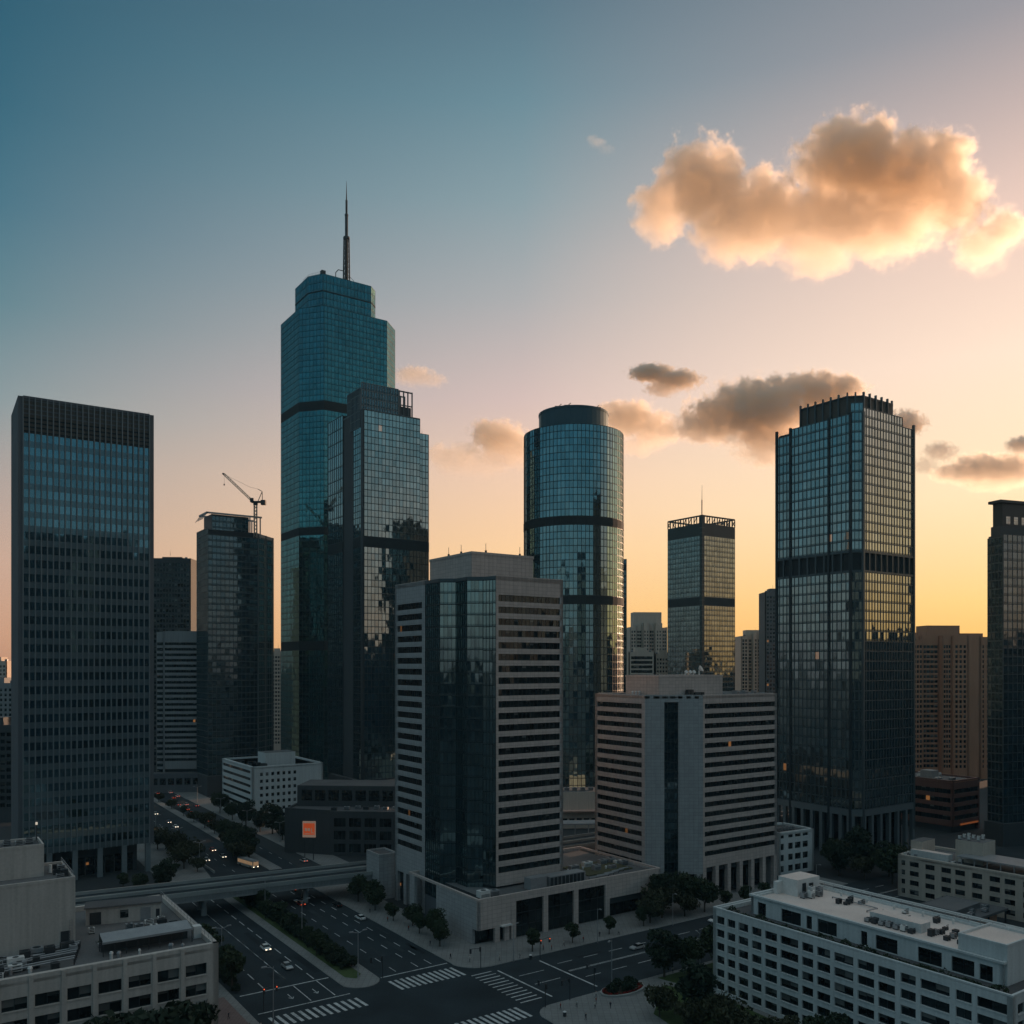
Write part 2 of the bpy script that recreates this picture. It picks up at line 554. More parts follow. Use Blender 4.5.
def banded(wall, parent, p0, p1, ztop, zbot, head, fh, wh, pier, wm, pane=1.5, gm='glass_band', depth=.45):
    """horizontal window bands: spandrels and end piers go into the wall mesh, every glazed band is a part"""
    L, dx, dy, nx, ny = geom(p0, p1)
    pl, pr = pier
    n = int((ztop - head - zbot) / fh)
    at = lambda t: (p0[0] + dx * t, p0[1] + dy * t)
    wall.obox(at(0), at(pl), -1.2, 0, zbot, ztop, wm)
    wall.obox(at(L - pr), at(L), -1.2, 0, zbot, ztop, wm)
    a, b = at(pl), at(L - pr)
    wall.obox(a, b, -1.2, 0, ztop - head, ztop, wm)
    z = ztop - head
    nc = max(1, round((L - pl - pr) / pane))
    me = None
    for k in range(n):
        ou = random.randint(0, 300); ov = random.randint(0, 300)
        mb = MB()
        aa = (a[0] - nx * depth, a[1] - ny * depth); bb = (b[0] - nx * depth, b[1] - ny * depth)
        mb.face([(*aa, z - wh), (*bb, z - wh), (*bb, z), (*aa, z)], gm, [(ou, ov + .01), (ou + nc, ov + .01), (ou + nc, ov + .99), (ou, ov + .99)])
        for i in range(1, nc):
            t = pl + (L - pl - pr) * i / nc
            c, d = at(t - .05), at(t + .05)
            mb.obox(c, d, -depth, -depth + .08, z - wh, z, 'mullion_dark')
        mb.build('window_band', parent)
        lo = z - fh if k < n - 1 else zbot
        wall.obox(a, b, -1.2, 0, lo, z - wh, wm)
        z -= fh


class Wins:
    """collects window openings of one building; the 100 that show largest become parts, the rest one 'stuff' part"""
    def __init__(s, gm='glass_window', frame='mullion_dark'):
        s.l, s.gm, s.frame = [], gm, frame

    def add(s, a, b, nrm, z0, z1, depth, split=2):
        s.l.append((a, b, nrm, z0, z1, depth, split))

    def one(s, mb, w):
        a, b, (nx, ny), z0, z1, dp, sp = w
        ou = random.randint(0, 900); ov = random.randint(0, 900)
        aa = (a[0] - nx * dp, a[1] - ny * dp); bb = (b[0] - nx * dp, b[1] - ny * dp)
        mb.face([(*aa, z0), (*bb, z0), (*bb, z1), (*aa, z1)], s.gm, [(ou, ov + .02), (ou + sp, ov + .02), (ou + sp, ov + .98), (ou, ov + .98)])
        L, dx, dy, _, _ = geom(aa, bb)
        for i in range(1, sp):
            t = L * i / sp
            mb.obox((aa[0] + dx * (t - .05), aa[1] + dy * (t - .05)), (aa[0] + dx * (t + .05), aa[1] + dy * (t + .05)), -.01, .07, z0, z1, s.frame)

    def build(s, parent, sill=None):
        for w in s.l[:100]:
            mb = MB(); s.one(mb, w)
            if sill:
                a, b, (nx, ny), z0, z1, dp, sp = w
                mb.obox(a, b, -.02, .14, z0 - .16, z0 + .02, sill)
            mb.build('window', parent)
        if len(s.l) > 100:
            mb = MB()
            for w in s.l[100:]:
                s.one(mb, w)
            o = mb.build('small_windows', parent); o['kind'] = 'stuff'


def punched(wall, wins, p0, p1, zbot, ztop, cols, rows, wm, depth=.3, split=2, thick=1.0):
    """cols: (t0,t1) openings along the face in metres; rows: (z0,z1)"""
    L, dx, dy, nx, ny = geom(p0, p1)
    at = lambda t: (p0[0] + dx * t, p0[1] + dy * t)
    t = 0
    for c0, c1 in cols:
        if c0 > t: wall.obox(at(t), at(c0), -thick, 0, zbot, ztop, wm)
        z = zbot
        for r0, r1 in rows:
            if r0 > z: wall.obox(at(c0), at(c1), -thick, 0, z, r0, wm)
            z = r1
        if ztop > z: wall.obox(at(c0), at(c1), -thick, 0, z, ztop, wm)
        t = c1
    if L > t: wall.obox(at(t), at(L), -thick, 0, zbot, ztop, wm)
    for r0, r1 in reversed(rows):
        for c0, c1 in cols:
            wins.add(at(c0), at(c1), (nx, ny), r0, r1, depth, split)


def evenly(L, n, w, m0, m1=None):
    m1 = m0 if m1 is None else m1
    pitch = (L - m0 - m1) / n
    return [(m0 + pitch * (i + .5) - w / 2, m0 + pitch * (i + .5) + w / 2) for i in range(n)]


def rows_from(z0, n, fh, wh):
    return [(z0 + fh * k, z0 + fh * k + wh) for k in range(n)]


def core(poly, z0, z1, mat, parent, name='core', roof='roof_dark', inset=1.25):
    mb = MB(); mb.prism(insetp(poly, inset), z0, z1, mat, roof)
    return mb.build(name, parent)


def roof(parent, poly, z, parapet, wm, rm, inset=.45):
    mb = MB(); mb.face([(x, y, z) for x, y in insetp(poly, inset * .5)], rm)
    mb.build('roof', parent)
    mb = MB(); mb.ring(poly, inset, z - .3, z + parapet, wm)
    return mb.build('parapet', parent)


def ac_unit(parent, x, y, z, w=2.2, d=1.6, h=1.5, mat='metal_grey'):
    mb = MB()
    mb.box(x - w / 2, y - d / 2, z + .25, x + w / 2, y + d / 2, z + h, mat)
    for sx in (-1, 1):
        mb.box(x + sx * w * .38 - .1, y - d / 2, z, x + sx * w * .38 + .1, y + d / 2, z + .25, 'metal_dark')
    n = 10
    r = min(w, d) * .36
    mb.face([(x + r * math.cos(2 * math.pi * i / n), y + r * math.sin(2 * math.pi * i / n), z + h + .02) for i in range(n)], 'louvre')
    for k in range(3):
        mb.box(x - w * .42, y - d / 2 - .03, z + .45 + k * .3, x + w * .42, y - d / 2, z + .6 + k * .3, 'louvre')
    return mb.build('air_conditioner', parent)


def pipe(parent, pts, r, z_support, mat='metal_grey', name='roof_pipe'):
    mb = MB()
    for p, q in zip(pts[:-1], pts[1:]):
        mb.tube(p, q, r, mat)
    for p in pts:
        mb.tube((p[0], p[1], z_support), p, r * .8, 'metal_dark', 5)
    return mb.build(name, parent)


def vent(parent, x, y, z, r=.5, h=1.2, mat='metal_white'):
    mb = MB()
    mb.tube((x, y, z), (x, y, z + h), r * .7, mat, 8)
    mb.tube((x, y, z + h), (x, y, z + h + .35), r, mat, 8, r * .6)
    return mb.build('roof_vent', parent)


def railing(parent, pts, z, h=1.1, mat='metal_grey', step=2.5, name='railing'):
    mb = MB()
    for p, q in zip(pts[:-1], pts[1:]):
        mb.tube((*p, z + h), (*q, z + h), .06, mat, 5)
        mb.tube((*p, z + h * .5), (*q, z + h * .5), .04, mat, 4)
        L = math.dist(p, q); n = max(1, int(L / step))
        for i in range(n + 1):
            t = i / n
            x, y = p[0] + (q[0] - p[0]) * t, p[1] + (q[1] - p[1]) * t
            mb.tube((x, y, z), (x, y, z + h), .05, mat, 4)
    return mb.build(name, parent)


def antenna(parent, x, y, z, h, r=.12, mat='metal_dark', name='antenna'):
    mb = MB()
    mb.tube((x, y, z), (x, y, z + h * .5), r, mat, 5)
    mb.tube((x, y, z + h * .5), (x, y, z + h), r * .5, mat, 5, r * .2)
    return mb.build(name, parent)


# ------------------------------------------------------------------ the setting: ground, roads, pavements
def gpoly(pts, z):
    return [(*G(a, b), z) for a, b in pts]


def sheet(name, pts, z, mat, label, cat):
    mb = MB(); mb.face(gpoly(pts, z)[::-1] if area(pts) > 0 else gpoly(pts, z), mat)
    return tag(mb.build(name), label, cat, kind='structure')


def area(pts):
    # (a, b): a along local y, b along local x, so a ring that is ccw in the world is cw in (a, b)
    return sum(pts[i][0] * pts[(i + 1) % len(pts)][1] - pts[(i + 1) % len(pts)][0] * pts[i][1] for i in range(len(pts)))


def slab(name, pts, z0, z1, mat, side, label, cat):
    P = [G(a, b) for a, b in pts]
    if area(pts) > 0: P = P[::-1]
    mb = MB(); mb.prism(P, z0, z1, side, mat)
    return tag(mb.build(name), label, cat, kind='structure')


def arc(ca, cb, r, d0, d1, n=8):
    return [(ca + r * math.sin(R(d0 + (d1 - d0) * i / n)), cb + r * math.cos(R(d0 + (d1 - d0) * i / n))) for i in range(n + 1)]


mb = MB(); mb.face([(-16000, -16000, -.02), (16000, -16000, -.02), (16000, 16000, -.02), (-16000, 16000, -.02)], 'city_ground')
tag(mb.build('ground'), 'dark flat ground of the city reaching the horizon', 'ground', kind='structure')
sheet('avenue', [(-160, -70), (-160, -12), (700, 8), (700, -38), (130, -38), (105, -70)], .004, 'asphalt',
      'wide asphalt avenue running away to the left under the flyover', 'road')
sheet('cross_street', [(-46, -12.2), (-46, 400), (-15, 400), (-15, -12.2)], .0085, 'asphalt', 'asphalt cross street going right from the crossing', 'road')
KZ = .16
slab('sidewalk', [(120, -13.5), (-8, -13.5)] + arc(-8, -6, 7.8, 180, 270, 8)[1:] + [(-15.5, 150), (2, 150), (2, 0), (120, 0)], 0, KZ, 'pavement', 'kerb',
     'pale pavement round the corner of the white podium', 'sidewalk')
slab('sidewalk', [(-46, -6), (-46, 170), (-62, 170), (-62, 29), (-160, 29), (-160, -15)] + [(-56, -15)] + arc(-52, -9, 6, 180, 90, 7)[1:], 0, KZ, 'pavement', 'kerb',
     'pale paved corner plaza with a red flower bed', 'sidewalk')
slab('sidewalk', [(-160, -85), (-160, -69), (92, -69), (120, -40), (150, -36.5), (600, -36.5), (600, -52), (120, -56), (92, -85)], 0, KZ, 'pavement', 'kerb',
     'pavement along the left kerb of the avenue', 'sidewalk')
slab('sidewalk', [(120, 3), (600, 6), (600, 20), (120, 14)], 0, KZ, 'pavement', 'kerb', 'far pavement before the white low block', 'sidewalk')
slab('median', [(100, -44.3), (-6, -44.3)] + arc(-6, -39.3, 5.1, 180, 360, 10)[1:-1] + [(-6, -34.3), (40, -33.5), (100, -31)], 0, KZ, 'pavement', 'kerb',
     'raised paved median with lawn and hedge between the carriageways', 'median')
slab('median', [(125, -17), (420, -13), (420, -10), (125, -12)], 0, KZ, 'pavement', 'kerb', 'narrow far median of the avenue beyond the flyover', 'median')
slab('lawn', [(95, -41.5), (-2, -41.5), (-4.5, -39.5), (-2, -37), (95, -35)], KZ - .02, KZ + .06, 'grass', 'kerb', 'grass strip on the median', 'lawn')
slab('lawn', [(-64, 7), (-52, 22), (-64, 28), (-90, 26), (-90, 2)], KZ - .02, KZ + .05, 'grass', 'kerb', 'triangular lawn on the corner plaza', 'lawn')
slab('lawn', [(-47.5, 24), (-47.5, 60), (-60, 60), (-60, 27)], KZ - .02, KZ + .05, 'grass', 'kerb', 'lawn under the trees left of the white office block', 'lawn')
slab('paving', [(-60, -84), (-60, -71), (2, -71), (2, -84)], KZ - .02, KZ + .03, 'brick_paving', 'kerb', 'reddish brick paving beside the left office block', 'paving')
# painted markings
PZ = .0135


def marking(label, rects):
    mb = MB()
    for (a0, b0, a1, b1, w) in rects:          # stripe from (a0,b0) to (a1,b1), width w
        da, db = a1 - a0, b1 - b0
        L = math.hypot(da, db); na, nb = -db / L * w / 2, da / L * w / 2
        q = [(a0 + na, b0 + nb), (a1 + na, b1 + nb), (a1 - na, b1 - nb), (a0 - na, b0 - nb)]
        mb.face(gpoly(q, PZ)[::-1] if area(q) > 0 else gpoly(q, PZ), 'paint')
    return tag(mb.build('road_marking'), label, 'road marking', kind='structure')


marking('white zebra crossing over the left carriageway', [(-16, b, -22, b + .4, .8) for b in [-66 + 1.75 * i for i in range(13)]])
marking('white zebra crossing over the carriageway by the podium', [(-10.5, b, -17.5, b + .4, .8) for b in [-33.2 + 1.62 * i for i in range(12)]])
marking('white zebra crossing at the bottom of the picture', [(-42.5, b, -49, b + .3, .8) for b in [-36 + 1.6 * i for i in range(13)]])
marking('thin hatched crossing at the mouth of the cross street', [(-19 - 2.0 * i, -14, -19 - 2.0 * i, -7.8, .45) for i in range(12)])
marking('white stop lines', [(.7, -67.5, .7, -44.8, .45), (-12.6, -67.5, -12.6, -44.8, .4), (-7, -33.8, -7, -14.2, .45),
                             (-19.5, -6.2, -42, -5.4, .5), (-19.4, 7.4, -43, 7.9, .5)])
lanes = []
for b in (-54.3, -48.2, -61):
    lanes += [(a, b, a + 5, b, .28) for a in range(2 if b != -54.3 else 6, 120, 8)]
lanes += [(6, -54.3, 120, -54.3, .22), (-11.5, -54.3, .2, -54.3, .25), (-11.5, -48.2, .2, -48.2, .25)]
for b in (-28.5, -22, -18):
    lanes += [(a, b, a + 4, b, .25) for a in range(-5, 120, 9)]
for a in (-24, -36):
    lanes += [(a, b, a, b + 5, .25) for b in range(10, 160, 9)]
lanes += [(-30, 9, -30, 160, .2), (-30.5, 9, -30.5, 160, .2), (-26, -4, -26, 4, .25), (-33, -4, -33, 4, .25)]
for b in (-29, -6):
    lanes += [(a, b, a + 4, b + .12, .2) for a in range(130, 300, 12)]
marking('worn white lane lines on the carriageways', lanes)
rr0 = random.Random(21)
mb = MB()
for k in range(26):
    if k < 18: a0, b0, la, lb = rr0.uniform(-10, 100), rr0.choice((-65, -57, -51, -46.5, -32, -26, -20, -16)), rr0.uniform(4, 16), rr0.uniform(.8, 2.0)
    else: a0, b0, la, lb = rr0.uniform(-42, -20), rr0.uniform(12, 120), rr0.uniform(.8, 2), rr0.uniform(5, 16)
    q = [(a0, b0), (a0 + la, b0), (a0 + la, b0 + lb), (a0, b0 + lb)]
    mb.face(gpoly(q, .0115)[::-1] if area(q) > 0 else gpoly(q, .0115), rr0.choice(('asphalt_old', 'asphalt_new')))
tag(mb.build('road_patch'), 'darker and paler repair patches in the asphalt', 'road', kind='structure')
arrows = []
for b in (-57.5, -51.2):
    arrows += [(-4.5, b, -8, b, .22), (-8, b, -6.8, b - .6, .22), (-8, b, -6.8, b + .6, .22)]
marking('faded white lane arrows before the crossing', arrows)
# ------------------------------------------------------------------ left slab tower on columns
def slab_tower():
    b = thing('office_tower', 'dark slab tower on columns at the left edge, ribbed with thin vertical fins', 'skyscraper', (-177.7, 318), R(33.5))
    W, D, zt, z0 = 46.2, 31.0, 177.0, 11.0
    poly = [(0, 0), (W, 0), (W, D), (0, D)]
    mb = MB()
    mb.prism([(0.0, 0), (1.6, 0), (1.6, D), (0, D)], z0, zt, 'concrete_dark', None, True)     # solid end wall
    mb.prism([(W - 1.6, 0), (W, 0), (W, D), (W - 1.6, D)], z0, zt, 'concrete_dark', None, True)
    mb.prism([(1.6, .5), (W - 1.6, .5), (W - 1.6, D), (1.6, D)], z0, zt - .8, 'concrete_dark', 'roof_dark', True)
    mb.build('wall', b)
    zc = zt - 13.0
    curtain(b, (1.6, .45), (W - 1.6, .45), z0, zc, 1.92, 5.03, 'glass_slab', vw=0, hw=0)
    mb = MB()
    mb.obox((1.6, .4), (W - 1.6, .4), 0, .1, zc, zt, 'louvre_brown')
    for k in range(8):
        mb.obox((1.6, .4), (W - 1.6, .4), .1, .25, zc + .4 + k * 1.6, zc + .9 + k * 1.6, 'concrete_dark' if k > 3 else 'louvre')
    mb.obox((1.6, .4), (W - 1.6, .4), .1, .4, zt - .7, zt + .3, 'concrete_dark')
    mb.build('louvred_crown', b)
    for k in range(23):
        x = 1.6 + (W - 3.2) * k / 22
        f = MB(); f.box(x - .19, -.42, z0, x + .19, .44, zt, 'fin'); f.build('fin', b)
    for k in range(6):
        x = 1.6 + (W - 3.6) * k / 5
        f = MB(); f.box(x - .9, .3, 0, x + .9, 2.2, z0, 'fin'); f.build('column', b)
    f = MB(); f.box(5, 6, 0, W - 5, D - 6, z0, 'dark_wall'); f.build('lobby_wall', b)
    for k in range(10):
        f = MB(); x = 6 + k * 3.4
        f.face([(x, 5.95, .3), (x + 3, 5.95, .3), (x + 3, 5.95, 7), (x, 5.95, 7)], 'glass_shop'); f.build('lobby_window', b)
    antenna(b, 28, 20, zt, 4); antenna(b, 30, 22, zt, 5); antenna(b, 45, 3, zt, 1.8)
    ac_unit(b, 29, 24, zt - .8, 4, 3, 3.2)


slab_tower()


# ------------------------------------------------------------------ tallest tower
def tall_tower():
    b = thing('glass_skyscraper', 'tallest tower, blue glass with dark belts, a stepped top and a spire', 'skyscraper', (-144.6, 600), TH)
    c, s = U2, U1

    def loc(px, D):
        x, y = (px - 512) / F_PX * D + 144.6, D - 600
        return (x * U2.x + y * U2.y, x * U1.x + y * U1.y)
    A = (0, 34.8); B = (0, 0); C_ = loc(324, 595); Dq = (C_[0] + 46.9, C_[1])
    E_ = loc(395, 639.1)
    back = (E_[0], 62)
    poly = [B, C_, Dq, E_, back, (A[0] + 10, 62), A]
    z = [0, 90, 96, 168, 173, 252, 258, 322]
    for i, (z0, z1) in enumerate(((0, 90), (96, 168), (173, 252), (258, 322))):
        for p, q in ((A, B), (B, C_), (C_, Dq), (Dq, E_), (E_, back)):
            curtain(b, p, q, z0, z1, 2.6, 4.0, 'glass_tall', 'mullion_dark', vw=.14, hw=.2, md=.12)
    for z0, z1 in ((90, 96), (168, 173), (252, 258)):
        belt(b, [A, B, C_, Dq, E_, back], z0, z1, 'louvre', .12)
    mb = MB(); mb.prism(insetp(poly, .3), 0, 321.5, 'dark_wall', 'roof_dark'); mb.build('core', b)
    # stepped crown
    cb, cc = loc(308, 610), loc(323, 605)
    ca = (cb[0], cb[1] + 24)
    cd = (cc[0] + 36, cc[1]); ce = (cd[0] + 6, cd[1] + 6)
    cp = [cb, cc, cd, ce, (ce[0], cb[1] + 24), ca]
    for p, q in ((ca, cb), (cb, cc), (cc, cd), (cd, ce), (ce, cp[4])):
        curtain(b, p, q, 322, 336, 2.6, 4.6, 'glass_tall', 'mullion_dark', vw=.14, hw=.2, md=.12, name='crown_glazing')
        curtain(b, p, q, 336.5, 348, 2.6, 5.6, 'glass_tall', 'mullion_dark', vw=.14, hw=.2, md=.12, name='crown_glazing')
    mb = MB(); mb.prism(insetp(cp, .3), 321.5, 348, 'dark_wall', 'roof_dark'); mb.build('crown_core', b)
    belt(b, [ca, cb, cc, cd, ce, cp[4]], 336, 336.6, 'louvre', .3, 'crown_ledge')
    railing(b, [(cb[0] + 1, cb[1] + 12), (cb[0] + 1, cb[1] + 1), (cc[0], cc[1] + 1)], 348, 2, 'metal_dark')
    ac_unit(b, cc[0] + 2, cc[1] + 5, 348, 3, 3, 4, 'metal_dark')
    # spire
    sx, sy = loc(346.5, 624)
    mb = MB()
    for ox, oy in ((-1.7, -1.7), (1.7, -1.7), (1.7, 1.7), (-1.7, 1.7)):
        mb.tube((sx + ox, sy + oy, 348), (sx + ox * .8, sy + oy * .8, 381), .45, 'metal_dark', 6)
    for k in range(9):
        q = 1.65 - k * .04; zz = 350 + k * 3.6
        pts = [(sx - q, sy - q), (sx + q, sy - q), (sx + q, sy + q), (sx - q, sy + q)]
        for i in range(4):
            p0, p1 = pts[i], pts[(i + 1) % 4]
            mb.tube((*p0, zz), (*p1, zz), .2, 'metal_dark', 4)
            mb.tube((*p0, zz), (*p1, zz + 3.6), .17, 'metal_dark', 4)
    mb.tube((sx, sy, 348), (sx, sy, 381), 1.1, 'metal_dark', 8)
    mb.build('spire_base', b)
    mb = MB()
    mb.tube((sx, sy, 380.5), (sx, sy, 382), 2.3, 'metal_dark', 10)
    mb.tube((sx, sy, 382), (sx, sy, 397), 1.15, 'metal_dark', 8)
    mb.tube((sx, sy, 397), (sx, sy, 398), 1.35, 'metal_dark', 8)
    mb.tube((sx, sy, 398), (sx, sy, 408), .8, 'metal_dark', 8)
    mb.tube((sx, sy, 408), (sx, sy, 421.5), .45, 'metal_dark', 6, .08)
    mb.build('spire', b)
    mb = MB()      # roof davit arm
    mb.tube((sx - 9, sy - 2, 348), (sx - 9, sy - 2, 354), .3, 'metal_dark', 5)
    mb.tube((sx - 9, sy - 2, 354), (sx - 7, sy - 2, 356.5), .3, 'metal_dark', 5)
    mb.tube((sx - 7, sy - 2, 356.5), (sx - 2, sy, 357.5), .3, 'metal_dark', 5)
    mb.tube((sx + 2, sy, 355), (sx + 5, sy - 1, 352), .15, 'metal_dark', 5)
    mb.tube((sx + 5, sy - 1, 352), (sx + 5.5, sy - 1, 348), .15, 'metal_dark', 5)
    mb.build('roof_davit', b)


tall_tower()


# ------------------------------------------------------------------ stepped glass tower in front of it
def stepped_tower():
    b = thing('glass_skyscraper', 'green glass tower with notched flank and open frame crown before the spired tower', 'skyscraper', (-80.9, 480), TH)
    zt, zl, zs, zr = 219, 222, 210, 211.5
    bz0, bz1 = 144.5, 150
    zb = 17
    W, W2 = 35.1, 41.5
    # main face, in two lifts either side of the belt
    for z0, z1 in ((zb, bz0), (bz1, zt)):
        curtain(b, (.6, 0), (W, 0), z0, z1, 2.15, 3.6, 'glass_step', 'mullion_dark', vw=.18, hw=.22)
    for z0, z1 in ((zb, bz0), (bz1, zr)):
        curtain(b, (W, 1.6), (W2, 1.6), z0, z1, 2.15, 3.6, 'glass_step', 'mullion_dark', vw=.18, hw=.22)
        curtain(b, (W2, 1.6), (W2, 26), z0, z1, 2.15, 3.6, 'glass_step', 'mullion_dark', vw=.18, hw=.22)
    for z0, z1 in ((zb, bz0), (bz1, zs)):
        curtain(b, (0, 12.5), (0, 2.6), z0, z1, 2.4, 3.6, 'glass_step', 'mullion_dark', vw=.18, hw=.22, name='flank_glazing')
    for z0, z1 in ((zb, bz0), (bz1, zl)):
        curtain(b, (0, 48), (0, 26.7), z0, z1, 3.0, 7.2, 'glass_step', 'mullion_dark', vw=.24, hw=.3, name='flank_glazing')
    mb = MB()
    mb.box(0.3, .3, 0, W - .3, 30, zt - .2, 'dark_wall', 'roof_dark')
    mb.box(W - 1, 1.9, 0, W2 - .3, 25.7, zr - .2, 'dark_wall', 'roof_dark')
    mb.box(.3, 2, 0, 12, 12.2, zs, 'dark_wall', 'roof_dark')
    mb.box(3, 12, 0, 20, 27, zs - 4, 'drum', 'roof_dark')
    mb.box(.3, 27, 0, 26, 48, zl - .2, 'dark_wall', 'roof_dark')
    mb.build('core', b)
    mb = MB(); mb.box(-.25, -.25, zb, .62, 2.6, zt, 'mullion_dark'); mb.build('corner_pier', b)
    for k in range(46):
        pass
    curtain(b, (2.95, 26.6), (2.95, 12.6), zb, zs - 4, 3.5, 3.6, 'glass_step', 'mullion_dark', vw=.2, hw=.2, name='notch_glazing')
    belt(b, [(.6, 0), (W, 0)], bz0, bz1); belt(b, [(W, 1.6), (W2, 1.6), (W2, 26)], bz0, bz1)
    belt(b, [(0, 12.5), (0, 2.6)], bz0, bz1); belt(b, [(0, 48), (0, 26.7)], bz0, bz1)
    mb = MB()
    mb.ring([(0, 0), (W, 0), (W, 30), (0, 30)], .6, zt - .5, zt + .4, 'mullion'); mb.build('parapet', b)
    # crown: solid plant screen, then open frames at the right end
    mb = MB(); mb.box(3, 8, zt - 1, 24, 24, 232, 'dark_wall', 'roof_dark'); mb.build('crown_core', b)
    for (p, q, z0, z1) in (((2, 7), (25, 7), zt, 236), ((2, 25), (2, 7), zt, 233), ((0, 16), (0, 3.5), zs, 228)):
        curtain(b, p, q, z0, z1, 1.7, 4.5, 'glass_dark', 'mullion_light', vw=.35, hw=.3, md=.3, name='crown_screen')
    mb = MB()
    for k in range(4):
        x = 25.6 + k * 2.7
        for y in (7, 16):
            mb.box(x - .3, y - .3, zt, x + .3, y + .3, 235.5, 'mullion')
    for y in (7, 16):
        mb.box(25.3, y - .25, 234.7, 34, y + .25, 235.4, 'mullion'); mb.box(25.3, y - .2, 227, 34, y + .2, 227.6, 'mullion')
    mb.box(25.3, 7, zt, 33, 16, 226.5, 'mullion_dark')
    mb.build('crown_frame', b)
    mb = MB(); mb.box(-2, -6, 0, 50, 40, zb, 'dark_wall', 'roof_dark'); mb.build('podium', b)
    antenna(b, 12, 12, 232, 7); antenna(b, 20, 14, 232, 8); antenna(b, 39, 5, zr, 4)


stepped_tower()


# ------------------------------------------------------------------ dark tower under the crane
def crane_tower():
    b = thing('glass_tower', 'dark glass tower with a crane on its roof, left of the spired tower', 'skyscraper', (-185.7, 540), TH)
    zt = 164
    q = 20.8
    s45 = math.sqrt(.5)
    poly = [(0, 0), (31, 0), (31 + q * s45, q * s45), (31 + q * s45, 24.6), (0, 24.6)]
    for (p, r, zz, gm) in (((0, 24.6), (0, 0), zt, 'glass_step'), ((0, 0), (31, 0), zt - 4, 'glass_dark'), ((31, 0), poly[2], zt - 3, 'glass_step'), (poly[2], poly[3], zt - 3, 'glass_dark')):
        curtain(b, p, r, 12, zz, 2.6, 3.9, gm, 'mullion', vw=.12, hw=.42, md=.3)
    mb = MB(); mb.prism(insetp(poly, .3), 0, zt - 4, 'dark_wall', 'roof_dark'); mb.build('core', b)
    for p, h in (((31, -.1), zt - 1), ((38.4, 7.3), zt - 1), (poly[2], zt - 1)):
        mb = MB(); mb.box(p[0] - .45, p[1] - .45, 0, p[0] + .45, p[1] + .45, h, 'mullion'); mb.build('corner_pier', b)
    belt(b, [(0, -.05), (31, -.05)], zt - 4, zt - 1, 'louvre', .3, 'crown_band')
    mb = MB(); mb.box(3, 3, zt - 4, 26, 20, 173, 'mullion_dark', 'roof_dark'); mb.build('crown_core', b)
    curtain(b, (3, 2.9), (26, 2.9), zt - 3, 172, 2.3, 4, 'glass_dark', 'mullion', vw=.25, hw=.25, name='crown_screen')
    mb = MB()
    mb.box(-.5, 1.5, 173, 34, 2.3, 174, 'metal_grey'); mb.box(-.5, 18, 173, 34, 18.8, 174, 'metal_grey')
    for x in (26.4, 33):
        for y in (1.5, 18):
            mb.box(x - .3, y, zt - 4, x + .3, y + .8, 173, 'metal_grey')
    mb.box(-.5, 1.5, 173.0, .5, 18.8, 174, 'metal_grey')
    for k in range(6):
        mb.tube((-.3, 2 + k * 3, 173), (-3, 2 + k * 3, 169), .2, 'metal_grey', 4)
    mb.build('crown_frame', b)
    mb = MB(); mb.ring([(31, 0), poly[2], poly[3], (31, 24.6)], .5, zt - 4, zt - 1, 'concrete_plain'); mb.build('parapet', b)
    mb = MB(); mb.box(-1, -2, 0, 46, 25, 12, 'dark_wall', 'roof_dark'); mb.build('podium', b)


crane_tower()


